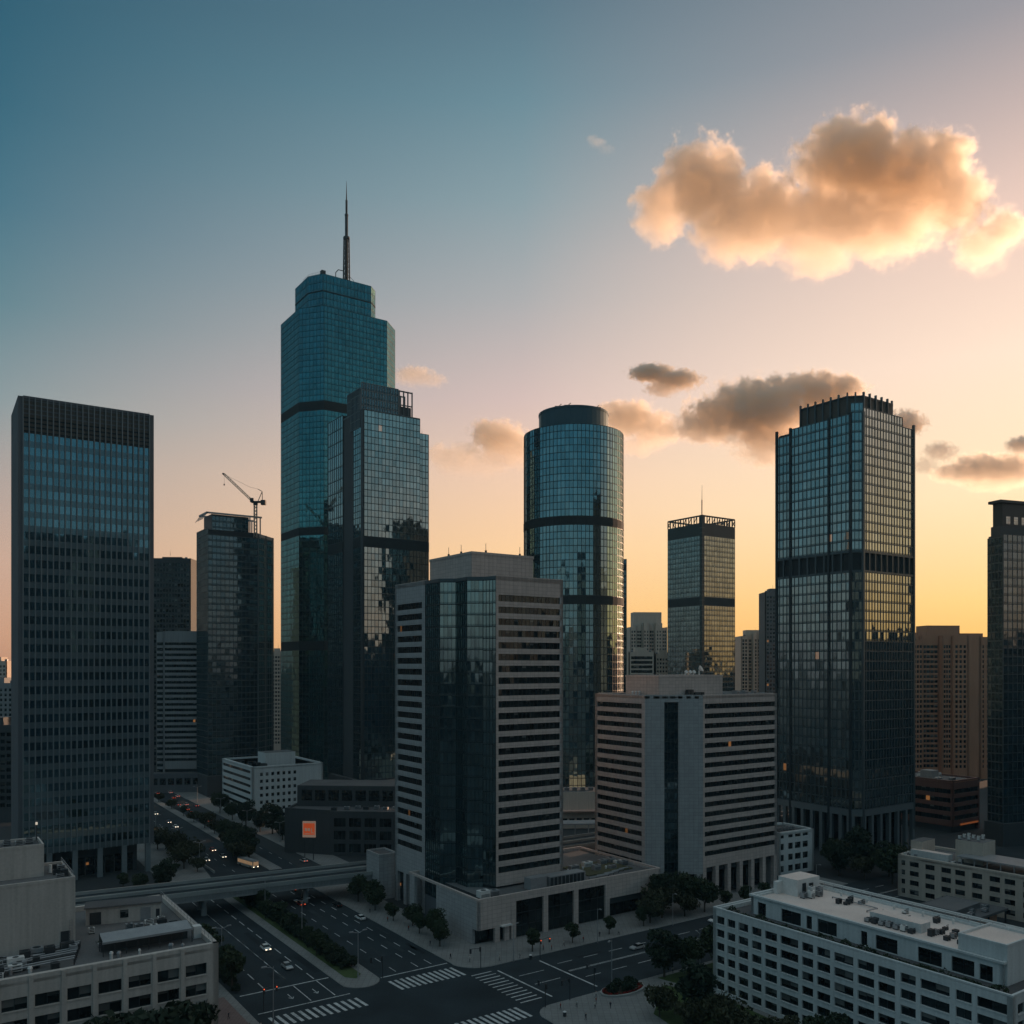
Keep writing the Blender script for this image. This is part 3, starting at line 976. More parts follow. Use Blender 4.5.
def tower_crane():
    D = 556
    X = (255.5 - 512) / F_PX * D
    k = D / F_PX
    c = thing('tower_crane', 'luffing tower crane on the roof of the dark tower left of the spire', 'crane', (X, D), 0, None, 160.0)
    zb = HCAM + (HZ - 505) * k - 160          # slewing ring height in local units

    def lattice(p, q, w, step, r, name):
        p, q = Vector(p), Vector(q)
        ax = (q - p); L = ax.length; ax.normalize()
        t = Vector((0, 1, 0)); u = ax.cross(t).normalized()
        mb = MB(); n = max(2, int(L / step))
        cs = [t * w + u * w, t * w - u * w, -t * w - u * w, -t * w + u * w]
        for o in cs:
            mb.tube(p + o, q + o, r, 'crane_paint', 4)
        for i in range(n):
            a, b2 = p + ax * L * i / n, p + ax * L * (i + 1) / n
            for j in range(4):
                mb.tube(a + cs[j], b2 + cs[(j + 1) % 4], r * .7, 'crane_paint', 4)
        return mb.build(name, c)
    lattice((0, 0, 0), (0, 0, zb), .8, 2.2, .24, 'mast')
    mb = MB(); mb.tube((0, 0, zb), (0, 0, zb + 1.4), 1.4, 'metal_dark', 10); mb.box(-2.6, -1.2, zb + 1.4, 6.2, 1.2, zb + 2.4, 'metal_dark')
    mb.build('slewing_deck', c)
    mb = MB(); mb.box(3.6, -1.4, zb + .1, 6.4, 1.4, zb + 3.0, 'metal_dark'); mb.build('counterweight', c)
    mb = MB(); mb.box(-2.8, -2.4, zb + 1.5, -.8, -1.2, zb + 4, 'metal_dark'); mb.build('cab', c)
    tip = ((224.2 - 255.5) * k, 0, zb + (505 - 474.3) * k)
    lattice((-1.6, 0, zb + 2.2), tip, .55, 2.0, .2, 'jib')
    mb = MB()
    ap = (4.2, 0, zb + 8.5)
    mb.tube((1.6, 0, zb + 2.4), ap, .25, 'crane_paint', 5); mb.tube((4.4, 0, zb + 2.4), ap, .25, 'crane_paint', 5); mb.tube(ap, (1.5, 0, zb + 10), .22, 'crane_paint', 5)
    mb.build('a_frame', c)
    mb = MB()
    mid = (-4, 0, zb + 11.5)
    mb.tube((1.5, 0, zb + 10), mid, .09, 'crane_paint', 4); mb.tube(mid, tip, .09, 'crane_paint', 4)
    mb.build('pendant_line', c)
    mb = MB(); mb.tube(tip, (tip[0], 0, tip[2] - 6), .06, 'metal_dark', 4); mb.box(tip[0] - .3, -.3, tip[2] - 7, tip[0] + .3, .3, tip[2] - 6, 'metal_dark'); mb.build('hook', c)
    mb = MB(); mb.tube(tip, (tip[0] - 1.0, 0, tip[2] + .5), .6, 'metal_dark', 6); mb.build('jib_head', c)


tower_crane()


# ------------------------------------------------------------------ centre block: striped wings and glass prow
def centre_block():
    b = thing('office_block', 'pale block with horizontal window stripes and a zigzag dark glass prow, on the podium', 'office building', (-4.85, 268), TH)
    zt = 107.0
    poly = [(0, 0), (25.7, 0), (25.7, 47.4), (-10, 47.4), (-10, 26.3), (-10, 16.7), (-5, 16.7), (-5, 10.2), (0, 10.2)]
    w = MB()
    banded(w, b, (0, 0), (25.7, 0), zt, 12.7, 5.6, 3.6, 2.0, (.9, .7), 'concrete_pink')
    banded(w, b, (-10, 47.4), (-10, 26.3), zt, 14.5, 6.6, 3.6, 2.0, (1.6, 2.0), 'concrete_shaded')
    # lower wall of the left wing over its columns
    w.obox((-10, 47.4), (-10, 26.3), -1.2, 0, 10.4, 14.5, 'concrete_shaded')
    w.obox((25.7, 0), (25.7, 47.4), -1.2, 0, 12.7, zt, 'concrete_shaded')
    w.obox((25.7, 47.4), (-10, 47.4), -1.2, 0, 0, zt, 'concrete_shaded')
    w.build('wall', b)
    core([(0.2, 0), (25.7, 0), (25.7, 47.4), (-10, 47.4), (-10, 26.3), (0.2, 26.3)], 0, zt - 1, 'dark_wall', b, inset=1.3)
    G5 = [(-10, 26.3), (-10, 16.7), (-5.9, 13.83), (-5.9, 7.2), (-1.89, 4.39), (0, 0)]
    mb = MB()
    mb.prism([(0.4, .7), (0.4, 26), (-9.7, 26), (-9.7, 16.9), (-5.6, 14.0), (-5.6, 7.4), (-1.6, 4.6)], 0, 105.4, 'dark_wall', 'roof_dark'); mb.build('prow_core', b)
    for i, (p, q) in enumerate(zip(G5[:-1], G5[1:])):
        p2 = (p[0] + .02, p[1] - .3) if i == 0 else p
        q2 = (q[0], q[1] + .0)
        curtain(b, p2, q2, 6.5 if i < 4 else 12.7, 106, 1.25, 3.6, 'glass_atrium', 'mullion_dark', vw=.10, hw=.22, md=.1, name='prow_glazing')
    mb = MB()
    for p, q in zip(G5[:-1], G5[1:]):
        mb.obox(p, q, -.2, .12, 106, 107, 'mullion')
    mb.build('prow_coping', b)
    # columns under the left wing
    for y in (27.6, 33.8, 40.2, 46.6):
        mb = MB(); mb.box(-10, y - .9, 0, -8.6, y + .9, 10.4, 'concrete_shaded'); mb.build('column', b)
    for y in (30.7, 37, 43.4):
        mb = MB(); mb.face([(-8.9, y + 2.2, .4), (-8.9, y - 2.2, .4), (-8.9, y - 2.2, 9.8), (-8.9, y + 2.2, 9.8)], 'glass_shop'); mb.build('lobby_window', b)
    mb = MB(); mb.box(-10.02, 26.25, 0, -9.2, 16.6, 6.5, 'concrete_dark'); mb.build('prow_base', b)
    roof(b, [(0, 0), (25.7, 0), (25.7, 47.4), (-10, 47.4), (-10, 26.3), (0, 26.3)], zt - .9, 1.15, 'concrete_pink', 'roof_grey')
    # penthouse
    pc = [(0, 14), (24, 14), (24, 41), (0, 41)]
    mb = MB(); mb.prism(pc, zt - 1, 115.4, 'concrete_pink'); mb.build('penthouse', b)
    mb = MB(); mb.ring(insetp(pc, -.15), .6, 115.1, 116.0, 'concrete_pink'); mb.build('penthouse_coping', b)
    for x, y in ((1, 22), (1, 30), (6, 15), (20, 16)):
        mb = MB(); mb.box(x - .25, y - .25, 115.3, x + .25, y + .25, 116.8, 'metal_dark'); mb.tube((x, y, 116.8), (x, y, 119), .08, 'metal_dark', 4); mb.build('beacon', b)
    for k in range(5):
        ac_unit(b, 23.6, 12 + k * 4, zt - .9, 2, 2, 1.8)


centre_block()


def podium():
    p = thing('podium_building', 'low pale podium with tall dark shop windows at the street corner', 'building', (OX, OY), TH)
    zt = 12.7
    L, Dp = 71.0, 24.0
    w = MB()
    w.obox((0, Dp), (0, 0), -.9, 0, 4.4, zt, 'concrete_shaded')
    w.obox((0, Dp), (0, 3.0), -.9, 0, 0, 4.4, 'concrete_shaded')
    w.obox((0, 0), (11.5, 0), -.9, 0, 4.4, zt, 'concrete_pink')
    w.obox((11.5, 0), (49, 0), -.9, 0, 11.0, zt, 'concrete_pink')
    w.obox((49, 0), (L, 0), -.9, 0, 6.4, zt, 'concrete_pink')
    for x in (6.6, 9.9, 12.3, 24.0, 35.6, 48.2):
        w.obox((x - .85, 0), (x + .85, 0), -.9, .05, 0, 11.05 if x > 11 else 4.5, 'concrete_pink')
    w.obox((L, 0), (L, Dp), -.9, 0, 0, zt, 'concrete_shaded')
    w.obox((L, Dp + 18), (0, Dp + 18), -.9, 0, 0, zt, 'concrete_shaded')
    w.obox((0, Dp + 18), (0, Dp + 14), -.9, 0, 0, zt, 'concrete_shaded')
    w.build('wall', p)
    mb = MB(); mb.box(5.0, 3.5, 0, L - 1, Dp + 17, zt - .7, 'dark_wall', 'roof_grey'); mb.box(1.0, 1.0, 4.3, L - 1.0, 3.6, zt - .75, 'dark_wall', 'roof_dark'); mb.build('core', p)
    mb = MB(); mb.ring([(0, 0), (L, 0), (L, Dp + 18), (0, Dp + 18)], .8, zt - .1, zt + .55, 'concrete_pink'); mb.build('coping', p)
    for x0, x1 in ((13.2, 23.1), (24.9, 34.7), (36.5, 47.3)):
        n = 4
        for k in range(n):
            a, c = x0 + (x1 - x0) * k / n, x0 + (x1 - x0) * (k + 1) / n - .12
            mb = MB(); mb.face([(a, .55, .4), (c, .55, .4), (c, .55, 10.9), (a, .55, 10.9)], 'glass_shop', [(k, k), (k + 1, k), (k + 1, k + 3), (k, k + 3)])
            for z in (3.6, 7.2):
                mb.box(a, .45, z - .1, c, .55, z + .1, 'mullion_dark')
            mb.build('shop_window', p)
    for k in range(6):
        a = 50 + k * 3.4
        mb = MB(); mb.face([(a, 2.2, .3), (a + 3.2, 2.2, .3), (a + 3.2, 2.2, 6.3), (a, 2.2, 6.3)], 'glass_shop'); mb.build('shop_window', p)
    mb = MB(); mb.face([(1, 2.6, 4.4), (5.5, 2.6, 4.4), (5.5, 2.6, .2), (1, 2.6, .2)][::-1], 'glass_shop'); mb.build('shop_window', p)
    mb = MB(); mb.box(7.5, -1.1, 4.5, 11.2, .1, 4.9, 'metal_white'); mb.build('entrance_canopy', p)
    # roof clutter
    ac_unit(p, 5, 5, zt - .6, 3.4, 2.4, 2.2, 'metal_white'); ac_unit(p, 9, 5.5, zt - .6, 3, 2, 1.6)
    mb = MB(); mb.box(21, 3.6, zt - .6, 27, 7, zt + 3.0, 'metal_grey'); mb.build('plant_box', p)
    mb = MB(); mb.box(28, 3.4, zt - .6, 42, 7.6, zt + 2.6, 'metal_grey', 'metal_grey'); mb.build('plant_box', p)
    for k in range(9):
        mb = MB(); mb.box(28.3 + k * 1.5, 3.25, zt - .4, 29.4 + k * 1.5, 3.4, zt + 2.3, 'louvre'); mb.build('louvre_panel', p)
    for k in range(12):
        ac_unit(p, 42 + random.random() * 26, 8 + random.random() * 14, zt - .6, 2 + random.random() * 1.6, 1.8, 1.1 + random.random() * .9,
                random.choice(('metal_grey', 'metal_white', 'metal_grey')))
    mb = MB(); mb.box(47, 8, zt - .64, 66, 22, zt - .3, 'roof_moss'); mb.build('planted_roof', p)
    for k in range(5):
        pipe(p, [(44 + k * 4, 4 + k, zt + .1), (52 + k * 3, 4 + k, zt + .1)], .2, zt - .6)
    for k in range(8):
        vent(p, 14 + k * 6 + random.random() * 2, 9 + random.random() * 8, zt - .6, .4, .9)


podium()


# ------------------------------------------------------------------ second striped block
def right_block():
    b = thing('office_block', 'pale block with horizontal window stripes and two blank piers flanking a glass slot', 'office building', (64.8, 300), TH)
    zt = 69.8
    Lk = (-16.24, 11.15)
    poly = [(0, 0), (38.4, 0), (38.4, 37.5), (-16.24, 37.5), Lk]
    w = MB()
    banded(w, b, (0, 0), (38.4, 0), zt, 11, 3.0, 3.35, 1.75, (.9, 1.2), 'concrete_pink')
    banded(w, b, (-16.24, 37.5), Lk, zt, 9, 3.0, 3.35, 1.75, (1.0, 1.6), 'concrete_shaded')
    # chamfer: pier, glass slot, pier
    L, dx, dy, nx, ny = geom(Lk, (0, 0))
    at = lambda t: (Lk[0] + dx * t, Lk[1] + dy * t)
    w.obox(at(0), at(6.6), -1.4, 0, 9, zt, 'concrete_shaded')
    w.obox(at(11.4), at(L), -1.4, 0, 9, zt, 'concrete_shaded')
    w.obox(at(6.6), at(11.4), -1.4, 0, zt - 2.4, zt, 'concrete_shaded')
    w.obox((38.4, 0), (38.4, 37.5), -1.2, 0, 0, zt, 'concrete_shaded')
    w.obox((38.4, 37.5), (-16.24, 37.5), -1.2, 0, 0, zt, 'concrete_shaded')
    w.build('wall', b)
    q0, q1 = at(6.6), at(11.4)
    s0, s1 = (q0[0] - nx * 1.1, q0[1] - ny * 1.1), (q1[0] - nx * 1.1, q1[1] - ny * 1.1)
    curtain(b, s0, s1, 6, zt - 2.4, 1.2, 3.35, 'glass_dark', 'mullion_dark', vw=.1, hw=.25, name='corner_glazing')
    core(poly, 9, zt - 1, 'dark_wall', b, inset=1.5)
    core(poly, 0, 10.9, 'dark_wall', b, 'ground_floor_wall', inset=5.5)
    for k in range(7):
        x = .9 + k * 6.1
        mb = MB(); mb.box(x - .8, 0, 0, x + .8, 1.5, 11.0, 'concrete_pink'); mb.build('column', b)
    for k in range(6):
        x = 1.7 + k * 6.1
        mb = MB(); mb.face([(x, 5.4, .3), (x + 5, 5.4, .3), (x + 5, 5.4, 10), (x, 5.4, 10)], 'glass_shop', [(k * 3, 0), (k * 3 + 3, 0), (k * 3 + 3, 3), (k * 3, 3)]); mb.build('lobby_window', b)
    for p in (at(1.2), at(L - 1.2)):
        mb = MB(); mb.box(p[0] - .8, p[1], 0, p[0] + .8, p[1] + 1.6, 9, 'concrete_shaded'); mb.build('column', b)
    roof(b, poly, zt - .9, .5, 'concrete_pink', 'roof_grey')
    pc = [(-8, 13), (24, 13), (24, 30), (-8, 30)]
    mb = MB(); mb.prism(pc, zt - 1, 76, 'concrete_pink'); mb.build('penthouse', b)
    mb = MB(); mb.ring(insetp(pc, -.12), .5, 75.7, 76.4, 'concrete_pink'); mb.build('penthouse_coping', b)
    for k, x in enumerate((5.0, 6.6, 9, 10.4, 12)):
        ac_unit(b, x, 11.8, zt - .9, 1.3, 1.2, 2.4 if k < 2 else 1.4, 'metal_dark')
    for x in (8, 10, 12):
        mb = MB(); mb.tube((x, 16, 76), (x, 16, 77.4), .3, 'metal_white', 6); mb.tube((x, 15.9, 77.4), (x, 15.4, 77.6), .6, 'metal_white', 8, .7); mb.build('satellite_dish', b)
    mb = MB(); mb.tube((15, 16, 76), (15, 16, 78), .3, 'metal_white', 6); mb.tube((15, 16, 78.3), (15.4, 15.2, 78.8), .5, 'metal_white', 10, 1.3); mb.build('satellite_dish', b)
    for k in range(5):
        ac_unit(b, 26 + k * 2.3, 8 + (k % 2) * 3, zt - .9, 1.6, 1.4, 1.8)
    for k in range(4):
        vent(b, -12 + k * 1.6, 22, zt - .9, .5, 1.6)


right_block()


# ------------------------------------------------------------------ round tower
def round_tower():
    D, Rr = 500.0, 28.0
    b = thing('round_tower', 'cylindrical green glass tower with a drum on its roof behind the centre block', 'skyscraper', ((573.5 - 512) / F_PX * D, D), 0)
    n = 40
    pts = [(Rr * math.cos(2 * math.pi * i / n), Rr * math.sin(2 * math.pi * i / n)) for i in range(n)]

    def lift(z0, z1):
        mb = MB(); nr = round((z1 - z0) / 3.9)
        for i in range(n):
            p, q = pts[i], pts[(i + 1) % n]
            ov = random.randint(0, 3) * 0 + 50
            mb.face([(*p, z0), (*q, z0), (*q, z1), (*p, z1)], 'glass_round', [(2 * i, ov), (2 * i + 2, ov), (2 * i + 2, ov + nr), (2 * i, ov + nr)])
            L, dx, dy, nx, ny = geom(p, q)
            for t in (0, L / 2):
                c = (p[0] + dx * t, p[1] + dy * t); d = (c[0] + dx * .26, c[1] + dy * .26)
                mb.obox(c, d, -.05, .16, z0, z1, 'mullion_dark')
            for k in range(nr + 1):
                z = min(max(z0 + (z1 - z0) * k / nr, z0 + .12), z1 - .12)
                mb.obox(p, q, -.02, .1, z - .12, z + .12, 'mullion_dark')
        return mb.build('curtain_wall', b)
    z1, z2 = HCAM + (HZ - 600) / F_PX * 475, HCAM + (HZ - 521) / F_PX * 475
    lift(0, z1 - 2.2); lift(z1 + 2.2, z2 - 2.2); lift(z2 + 2.2, 209.0)
    for z in (z1, z2):
        belt(b, pts + pts[:1], z - 2.2, z + 2.2, 'louvre', .3)
    mb = MB(); mb.prism([(x * .985, y * .985) for x, y in pts], 0, 208.8, 'dark_wall', 'roof_dark'); mb.build('core', b)
    r2 = 19.6
    p2 = [(r2 * math.cos(2 * math.pi * i / n), r2 * math.sin(2 * math.pi * i / n)) for i in range(n)]
    mb = MB(); mb.prism(p2, 208.8, 221.0, 'drum', 'roof_dark')
    for i in range(n):
        mb.obox(p2[i], p2[(i + 1) % n], 0, .25, 220.2, 221.4, 'drum')
    mb.build('roof_drum', b)
    for x, y in ((-9, -14), (-4, -16), (12, -12)):
        mb = MB(); mb.box(x - 2.2, y - .6, 221.0, x + 2.2, y + .6, 222.3, 'metal_dark'); mb.tube((x, y, 222.3), (x + 1.5, y, 223.5), .2, 'metal_dark', 5); mb.build('window_cleaning_rig', b)
    b2 = thing('glass_tower', 'thin dark slab edge showing behind the right side of the round tower', 'skyscraper', ((607 - 512) / F_PX * 560, 560), 0)
    X1 = (626.5 - 607) / F_PX * 560
    zt = HCAM + (HZ - 559) / F_PX * 560
    curtain(b2, (0, 0), (X1, 0), 0, zt, 2, 3.8, 'glass_dark', 'mullion', hw=.3)
    curtain(b2, (X1, 0), (X1, 22), 0, zt, 2, 3.8, 'glass_dark', 'mullion', hw=.3)
    mb = MB(); mb.box(.2, .2, 0, X1 - .2, 22, zt - .1, 'dark_wall', 'roof_dark'); mb.build('core', b2)


round_tower()


# ------------------------------------------------------------------ twin faced tower with a mast
def mast_tower():
    b = thing('glass_tower', 'grey glass tower with an open lattice rim and a thin mast, seen corner on', 'skyscraper', (150.5, 700), TH)
    zt, S = 199.0, 38.2
    z1, z2 = HCAM + (HZ - 605) / F_PX * 700, HCAM + (HZ - 597) / F_PX * 700
    zc = HCAM + (HZ - 535) / F_PX * 700
    for p, q in (((0, S), (0, 2.2)), ((2.2, 0), (S, 0)), ((S, 0), (S, S))):
        for a, c in ((0, z1), (z2, zc)):
            curtain(b, p, q, a, c, 3, 4.1, 'glass_mid', 'mullion', vw=.12, hw=.35, md=.15)
        belt(b, [p, q], z1, z2, 'louvre', .15); belt(b, [p, q], zc, zt - 7.5, 'mullion_dark', .15, 'crown_band')
    mb = MB(); mb.box(-.4, -.4, 0, 2.2, 2.2, zt, 'mullion_dark')
    for k in range(46):
        mb.box(-.5, -.5, 4 + k * 4.1, 2.3, -.35, 4.5 + k * 4.1, 'mullion'); mb.box(-.52, -.35, 4 + k * 4.1, -.38, 2.3, 4.5 + k * 4.1, 'mullion')
    mb.build('corner_pier', b)
    mb = MB(); mb.box(.3, .3, 0, S - .3, S - .3, zt - 8, 'dark_wall', 'roof_dark'); mb.build('core', b)
    mb = MB()
    for p, q in (((0, S), (0, 0)), ((0, 0), (S, 0)), ((S, 0), (S, S)), ((S, S), (0, S))):
        L, dx, dy, nx, ny = geom(p, q)
        mb.obox(p, q, -.5, .1, zt - 1.2, zt, 'mullion_dark'); mb.obox(p, q, -.5, .1, zt - 7.6, zt - 6.6, 'mullion_dark')
        for i in range(14):
            t = L * i / 13
            a = (p[0] + dx * max(t - .35, 0), p[1] + dy * max(t - .35, 0)); c = (p[0] + dx * (t + .35), p[1] + dy * (t + .35))
            mb.obox(a, c, -.45, .05, zt - 6.8, zt - 1, 'mullion_dark')
            if i < 13 and i % 2 == 0:
                mb.tube((*a, zt - 6.6), (p[0] + dx * L * (i + 1) / 13, p[1] + dy * L * (i + 1) / 13, zt - 1.2), .3, 'mullion_dark', 4)
    mb.box(10, 10, zt - 8, 28, 28, zt - 4, 'mullion_dark')
    mb.build('lattice_rim', b)
    antenna(b, .9, .9, zt, 24, .5, name='mast')


mast_tower()


# ------------------------------------------------------------------ right glass tower with gridded bays
def grid_tower():
    b = thing('glass_skyscraper', 'large gridded glass tower on tall columns with gold light in its right face', 'skyscraper', (143.3, 366), TH)
    zt, zb = 183.5, 19.5
    WL, WR = 41.9, 41.0
    z = lambda y, D=366: HCAM + (HZ - y) / F_PX * D
    b0, b1 = z(571), z(550)
    c = 3.6
    zc = 189.5
    # chamfered corner bay, left face with narrow outer bay, right face
    left = [((0, WL), (0, WL - 8), zt - 1), ((0, WL - 8), (0, c), zt + 1.5)]
    right = [((c, 0), (WR - 9, 0), zt + 4), ((WR - 9, 0), (WR, 0), zt)]
    cor = ((0, c), (c, 0))
    for a0, a1 in ((zb, b0), (b1, None)):
        for p, q, top in left:
            t = a1 or top
            curtain(b, p, q, a0, t, 2.1, 4.1, 'glass_grid', 'mullion_grid', vw=.26, hw=.34, md=.2)
        for p, q, top in right:
            t = a1 or top
            curtain(b, p, q, a0, t, 2.1, 4.1, 'glass_grid', 'mullion_grid', vw=.26, hw=.34, md=.2)
        curtain(b, *cor, a0, a1 or zc, 1.8, 4.1, 'glass_grid', 'mullion_grid', vw=.26, hw=.34, md=.2, name='corner_bay')
        curtain(b, (WR, 0), (WR, 36), a0, a1 or zt, 2.1, 4.1, 'glass_grid', 'mullion', vw=.3, hw=.34, md=.22)
    # belt of dark openings with posts
    pts = [(0, WL), (0, c), (c, 0), (WR, 0), (WR, 36)]
    mb = MB()
    for p, q in zip(pts[:-1], pts[1:]):
        mb.obox(p, q, -1.2, -.6, b0, b1, 'louvre')
        mb.obox(p, q, -.6, .25, b0, b0 + .7, 'mullion'); mb.obox(p, q, -.6, .25, b1 - .7, b1, 'mullion')
        L, dx, dy, nx, ny = geom(p, q)
        n = max(1, round(L / 4.2))
        for i in range(n + 1):
            t = min(max(L * i / n, .35), L - .35)
            mb.obox((p[0] + dx * (t - .35), p[1] + dy * (t - .35)), (p[0] + dx * (t + .35), p[1] + dy * (t + .35)), -.6, .26, b0 + .7, b1 - .7, 'mullion')
    mb.build('mechanical_band', b)
    for p in ((0, WL - .5), (0, WL - 8), (0, 14), (0, c), (c, 0), (WR - .5, 0)):
        mb = MB(); mb.box(p[0] - .5, p[1] - .5, 8, p[0] + .5, p[1] + .5, zt + 2, 'mullion' if p[0] else 'mullion_dark'); mb.build('corner_pier', b)
    poly = [(0, c), (c, 0), (WR, 0), (WR, WL), (0, WL)]
    mb = MB(); mb.prism(insetp(poly, .9), zb, zt, 'dark_wall', 'roof_dark'); mb.prism(insetp(poly, 4), 0, zb, 'dark_wall'); mb.build('core', b)
    # crown: set back plant storey with upright fins
    cp = [(3, c + 4), (c + 4, 3), (WR - 12, 3), (WR - 12, WL - 11), (3, WL - 11)]
    mb = MB(); mb.prism(cp, zt - .5, zt + 10, 'louvre_brown', 'roof_dark'); mb.build('crown', b)
    for p, q in zip(cp, cp[1:] + cp[:1]):
        L, dx, dy, nx, ny = geom(p, q)
        n = max(1, round(L / 3.9))
        for i in range(n):
            t = L * i / n
            x, y = p[0] + dx * t, p[1] + dy * t
            mb = MB(); mb.obox((x, y), (x + dx * .6, y + dy * .6), -.2, .7, zt - .5, zt + 11.6, 'mullion'); mb.build('crown_fin', b)
    mb = MB(); mb.ring(insetp(cp, -.3), .8, zt + 9.2, zt + 10.2, 'mullion_dark'); mb.build('crown_rail', b)
    # tall columns round the base
    mb = MB()
    for p, q in zip(pts[:-1], pts[1:]):
        mb.obox(p, q, -1.5, .35, zb - 2.6, zb, 'mullion_light')
    mb.build('base_beam', b)
    for p, q, n in (((0, WL), (0, c), 8), ((0, c), (c, 0), 1), ((c, 0), (WR, 0), 6)):
        L, dx, dy, nx, ny = geom(p, q)
        for i in range(n + (1 if n > 1 else 0)):
            t = min(max(L * i / n, .9), L - .9)
            mb = MB(); mb.obox((p[0] + dx * (t - .75), p[1] + dy * (t - .75)), (p[0] + dx * (t + .75), p[1] + dy * (t + .75)), -1.3, .3, 0, zb - 2.6, 'mullion_light'); mb.build('column', b)
    for p, q in (((4, WL - 4), (4, 6)), ((6, 4), (WR - 4, 4))):
        curtain(b, p, q, .4, zb - 2.6, 2.6, 4.2, 'glass_shop', 'mullion_dark', name='lobby_glazing')


grid_tower()


# ------------------------------------------------------------------ right edge tower
def edge_tower():
    D = 390
    b = thing('glass_tower', 'dark teal glass tower cut by the right edge of the picture', 'skyscraper', ((1003 - 512) / F_PX * D, D), R(20))
    zt, zc = HCAM + (HZ - 534) / F_PX * D, HCAM + (HZ - 499) / F_PX * D
    curtain(b, (0, 8), (0, 0), 10, zt - 1, 2.2, 3.9, 'glass_dark', 'mullion', vw=.2, hw=.5)
    curtain(b, (0, 0), (34, 0), 10, zt, 2.8, 3.9, 'glass_dark', 'mullion', vw=.24, hw=.24)
    mb = MB(); mb.box(.3, .3, 0, 33.7, 7.8, zt - .2, 'dark_wall', 'roof_dark'); mb.build('core', b)
    mb = MB(); mb.box(.8, 2.1, zt - .3, 30, 7, zt + 4, 'dark_wall'); mb.box(2, 2, zt + 4, 30, 7, zc - 1.2, 'mullion_dark'); mb.box(-.2, 1, zc - 1.2, 31, 7.6, zc, 'mullion_dark')
    mb.build('crown', b)
    for k in range(5):
        mb = MB(); x = 4.2 + k * 4.6
        mb.face([(x, 1.96, zt + 5), (x + 2.4, 1.96, zt + 5), (x + 2.4, 1.96, zt + 8.4), (x, 1.96, zt + 8.4)], 'glass_grid'); mb.build('crown_window', b)
    mb = MB(); mb.box(-1, -1, 0, 35, 9, 10, 'dark_wall', 'roof_dark'); mb.build('podium', b)


edge_tower()


# ------------------------------------------------------------------ far and middle distance blocks
def far_block(name, label, cat, px0, px1, ytop, D, wm, cols, fh, ww, wh, rot=0.0, depth=26, group=None, split=1, crown=None, zmin=0, z0=4, bays=None, gm='glass_window', pent=None, segs=None):
    X0, X1 = (px0 - 512) / F_PX * D, (px1 - 512) / F_PX * D
    W = X1 - X0
    zt = HCAM + (HZ - ytop) / F_PX * D
    b = thing(name, label, cat, (X0, D), rot, group)
    w = MB(); wins = Wins(gm)
    n = max(1, int((zt - 3 - z0) / fh))
    zz = zt - 2.2 - n * fh
    if segs:
        for (x0, x1, y, sc_, sw, dz) in segs:
            p0, p1 = (x0, y), (x1, y)
            punched(w, wins, p0, p1, 0, zt + dz, evenly(x1 - x0, sc_, sw, .8) if sc_ else [], rows_from(zz, n, fh, wh) if sc_ else [], wm, .5, split)
            w.obox((x0, 4), (x0, y), -.9, -.004, 0, zt + dz - .003, wm); w.obox((x1, y), (x1, 4), -.9, -.004, 0, zt + dz - .003, wm)
            w.box(x0 + .9, y + 1, zt - 1, x1 - .9, 6, zt + dz - .2, wm, 'roof_grey')
    else:
        punched(w, wins, (0, 0), (W, 0), 0, zt, evenly(W, cols, ww, 1.2), rows_from(zz, n, fh, wh), wm, .35, split)
    w.obox((0, depth), (0, 0), -1, -.002, 0, zt, wm); w.obox((W, 0), (W, depth), -1, -.002, 0, zt, wm); w.obox((W, depth), (0, depth), -1, 0, 0, zt, wm)
    for c in (bays or ()):
        w.box(c - .9, -.9, 0, c + .9, .01, zt + .3, wm)
    w.build('wall', b)
    wins.build(b)
    core([(0, 4.5 if segs else 0), (W, 4.5 if segs else 0), (W, depth), (0, depth)], 0, zt - .4, 'dark_wall', b, inset=1.02)
    mb = MB()
    for (a, c, h) in (pent or ((W * .3, W * .7, 3.5),)):
        mb.box(a, depth * .2, zt - .5, c, depth * .7, zt + h, wm, 'roof_grey')
    mb.build('penthouse', b)
    ac_unit(b, W * .15, depth * .3, zt - .4, 2, 2, 2); ac_unit(b, W * .85, depth * .3, zt - .4, 2, 2, 2)
    antenna(b, W * .5, depth * .4, zt + 3, 5)
    return b


far_block('apartment_tower', 'brown apartment tower with rows of small windows right of the gridded glass tower', 'apartment building', 909, 992, 640, 620, 'brown_wall', 15, 3.5, 1.5, 2.1,
          R(3), 30, pent=((16, 40, 10.5), (9, 15.8, 5.5), (40.2, 57, 5)),
          segs=((.2, 10.5, 0, 4, 1.7, 0), (10.5, 23.5, 3.2, 4, 2.7, 3.2), (23.5, 30.5, -1, 3, 1.5, 3.2), (30.5, 41, -2.8, 3, 1.9, 3.2), (41, 50, -2.2, 0, 1, 2.2), (50, 58, -2.2, 2, 1.2, 2.2)))
far_block('apartment_tower', 'pale apartment tower in the haze between the round tower and the mast tower', 'apartment building', 630, 668, 627, 900, 'pale_wall', 11, 3.6, 1.5, 2.1, R(4), 30,
          pent=((5, 34, 15.5),),
          segs=((.2, 7, 0, 2, 1.5, 0), (7, 13, 2.4, 2, 1.9, 2), (13, 20, -1.6, 2, 1.4, 4), (20, 26, 2.4, 2, 1.9, 2), (26, 33, -1.6, 2, 1.4, 4), (33, 38.4, 1, 2, 1.5, -3)))
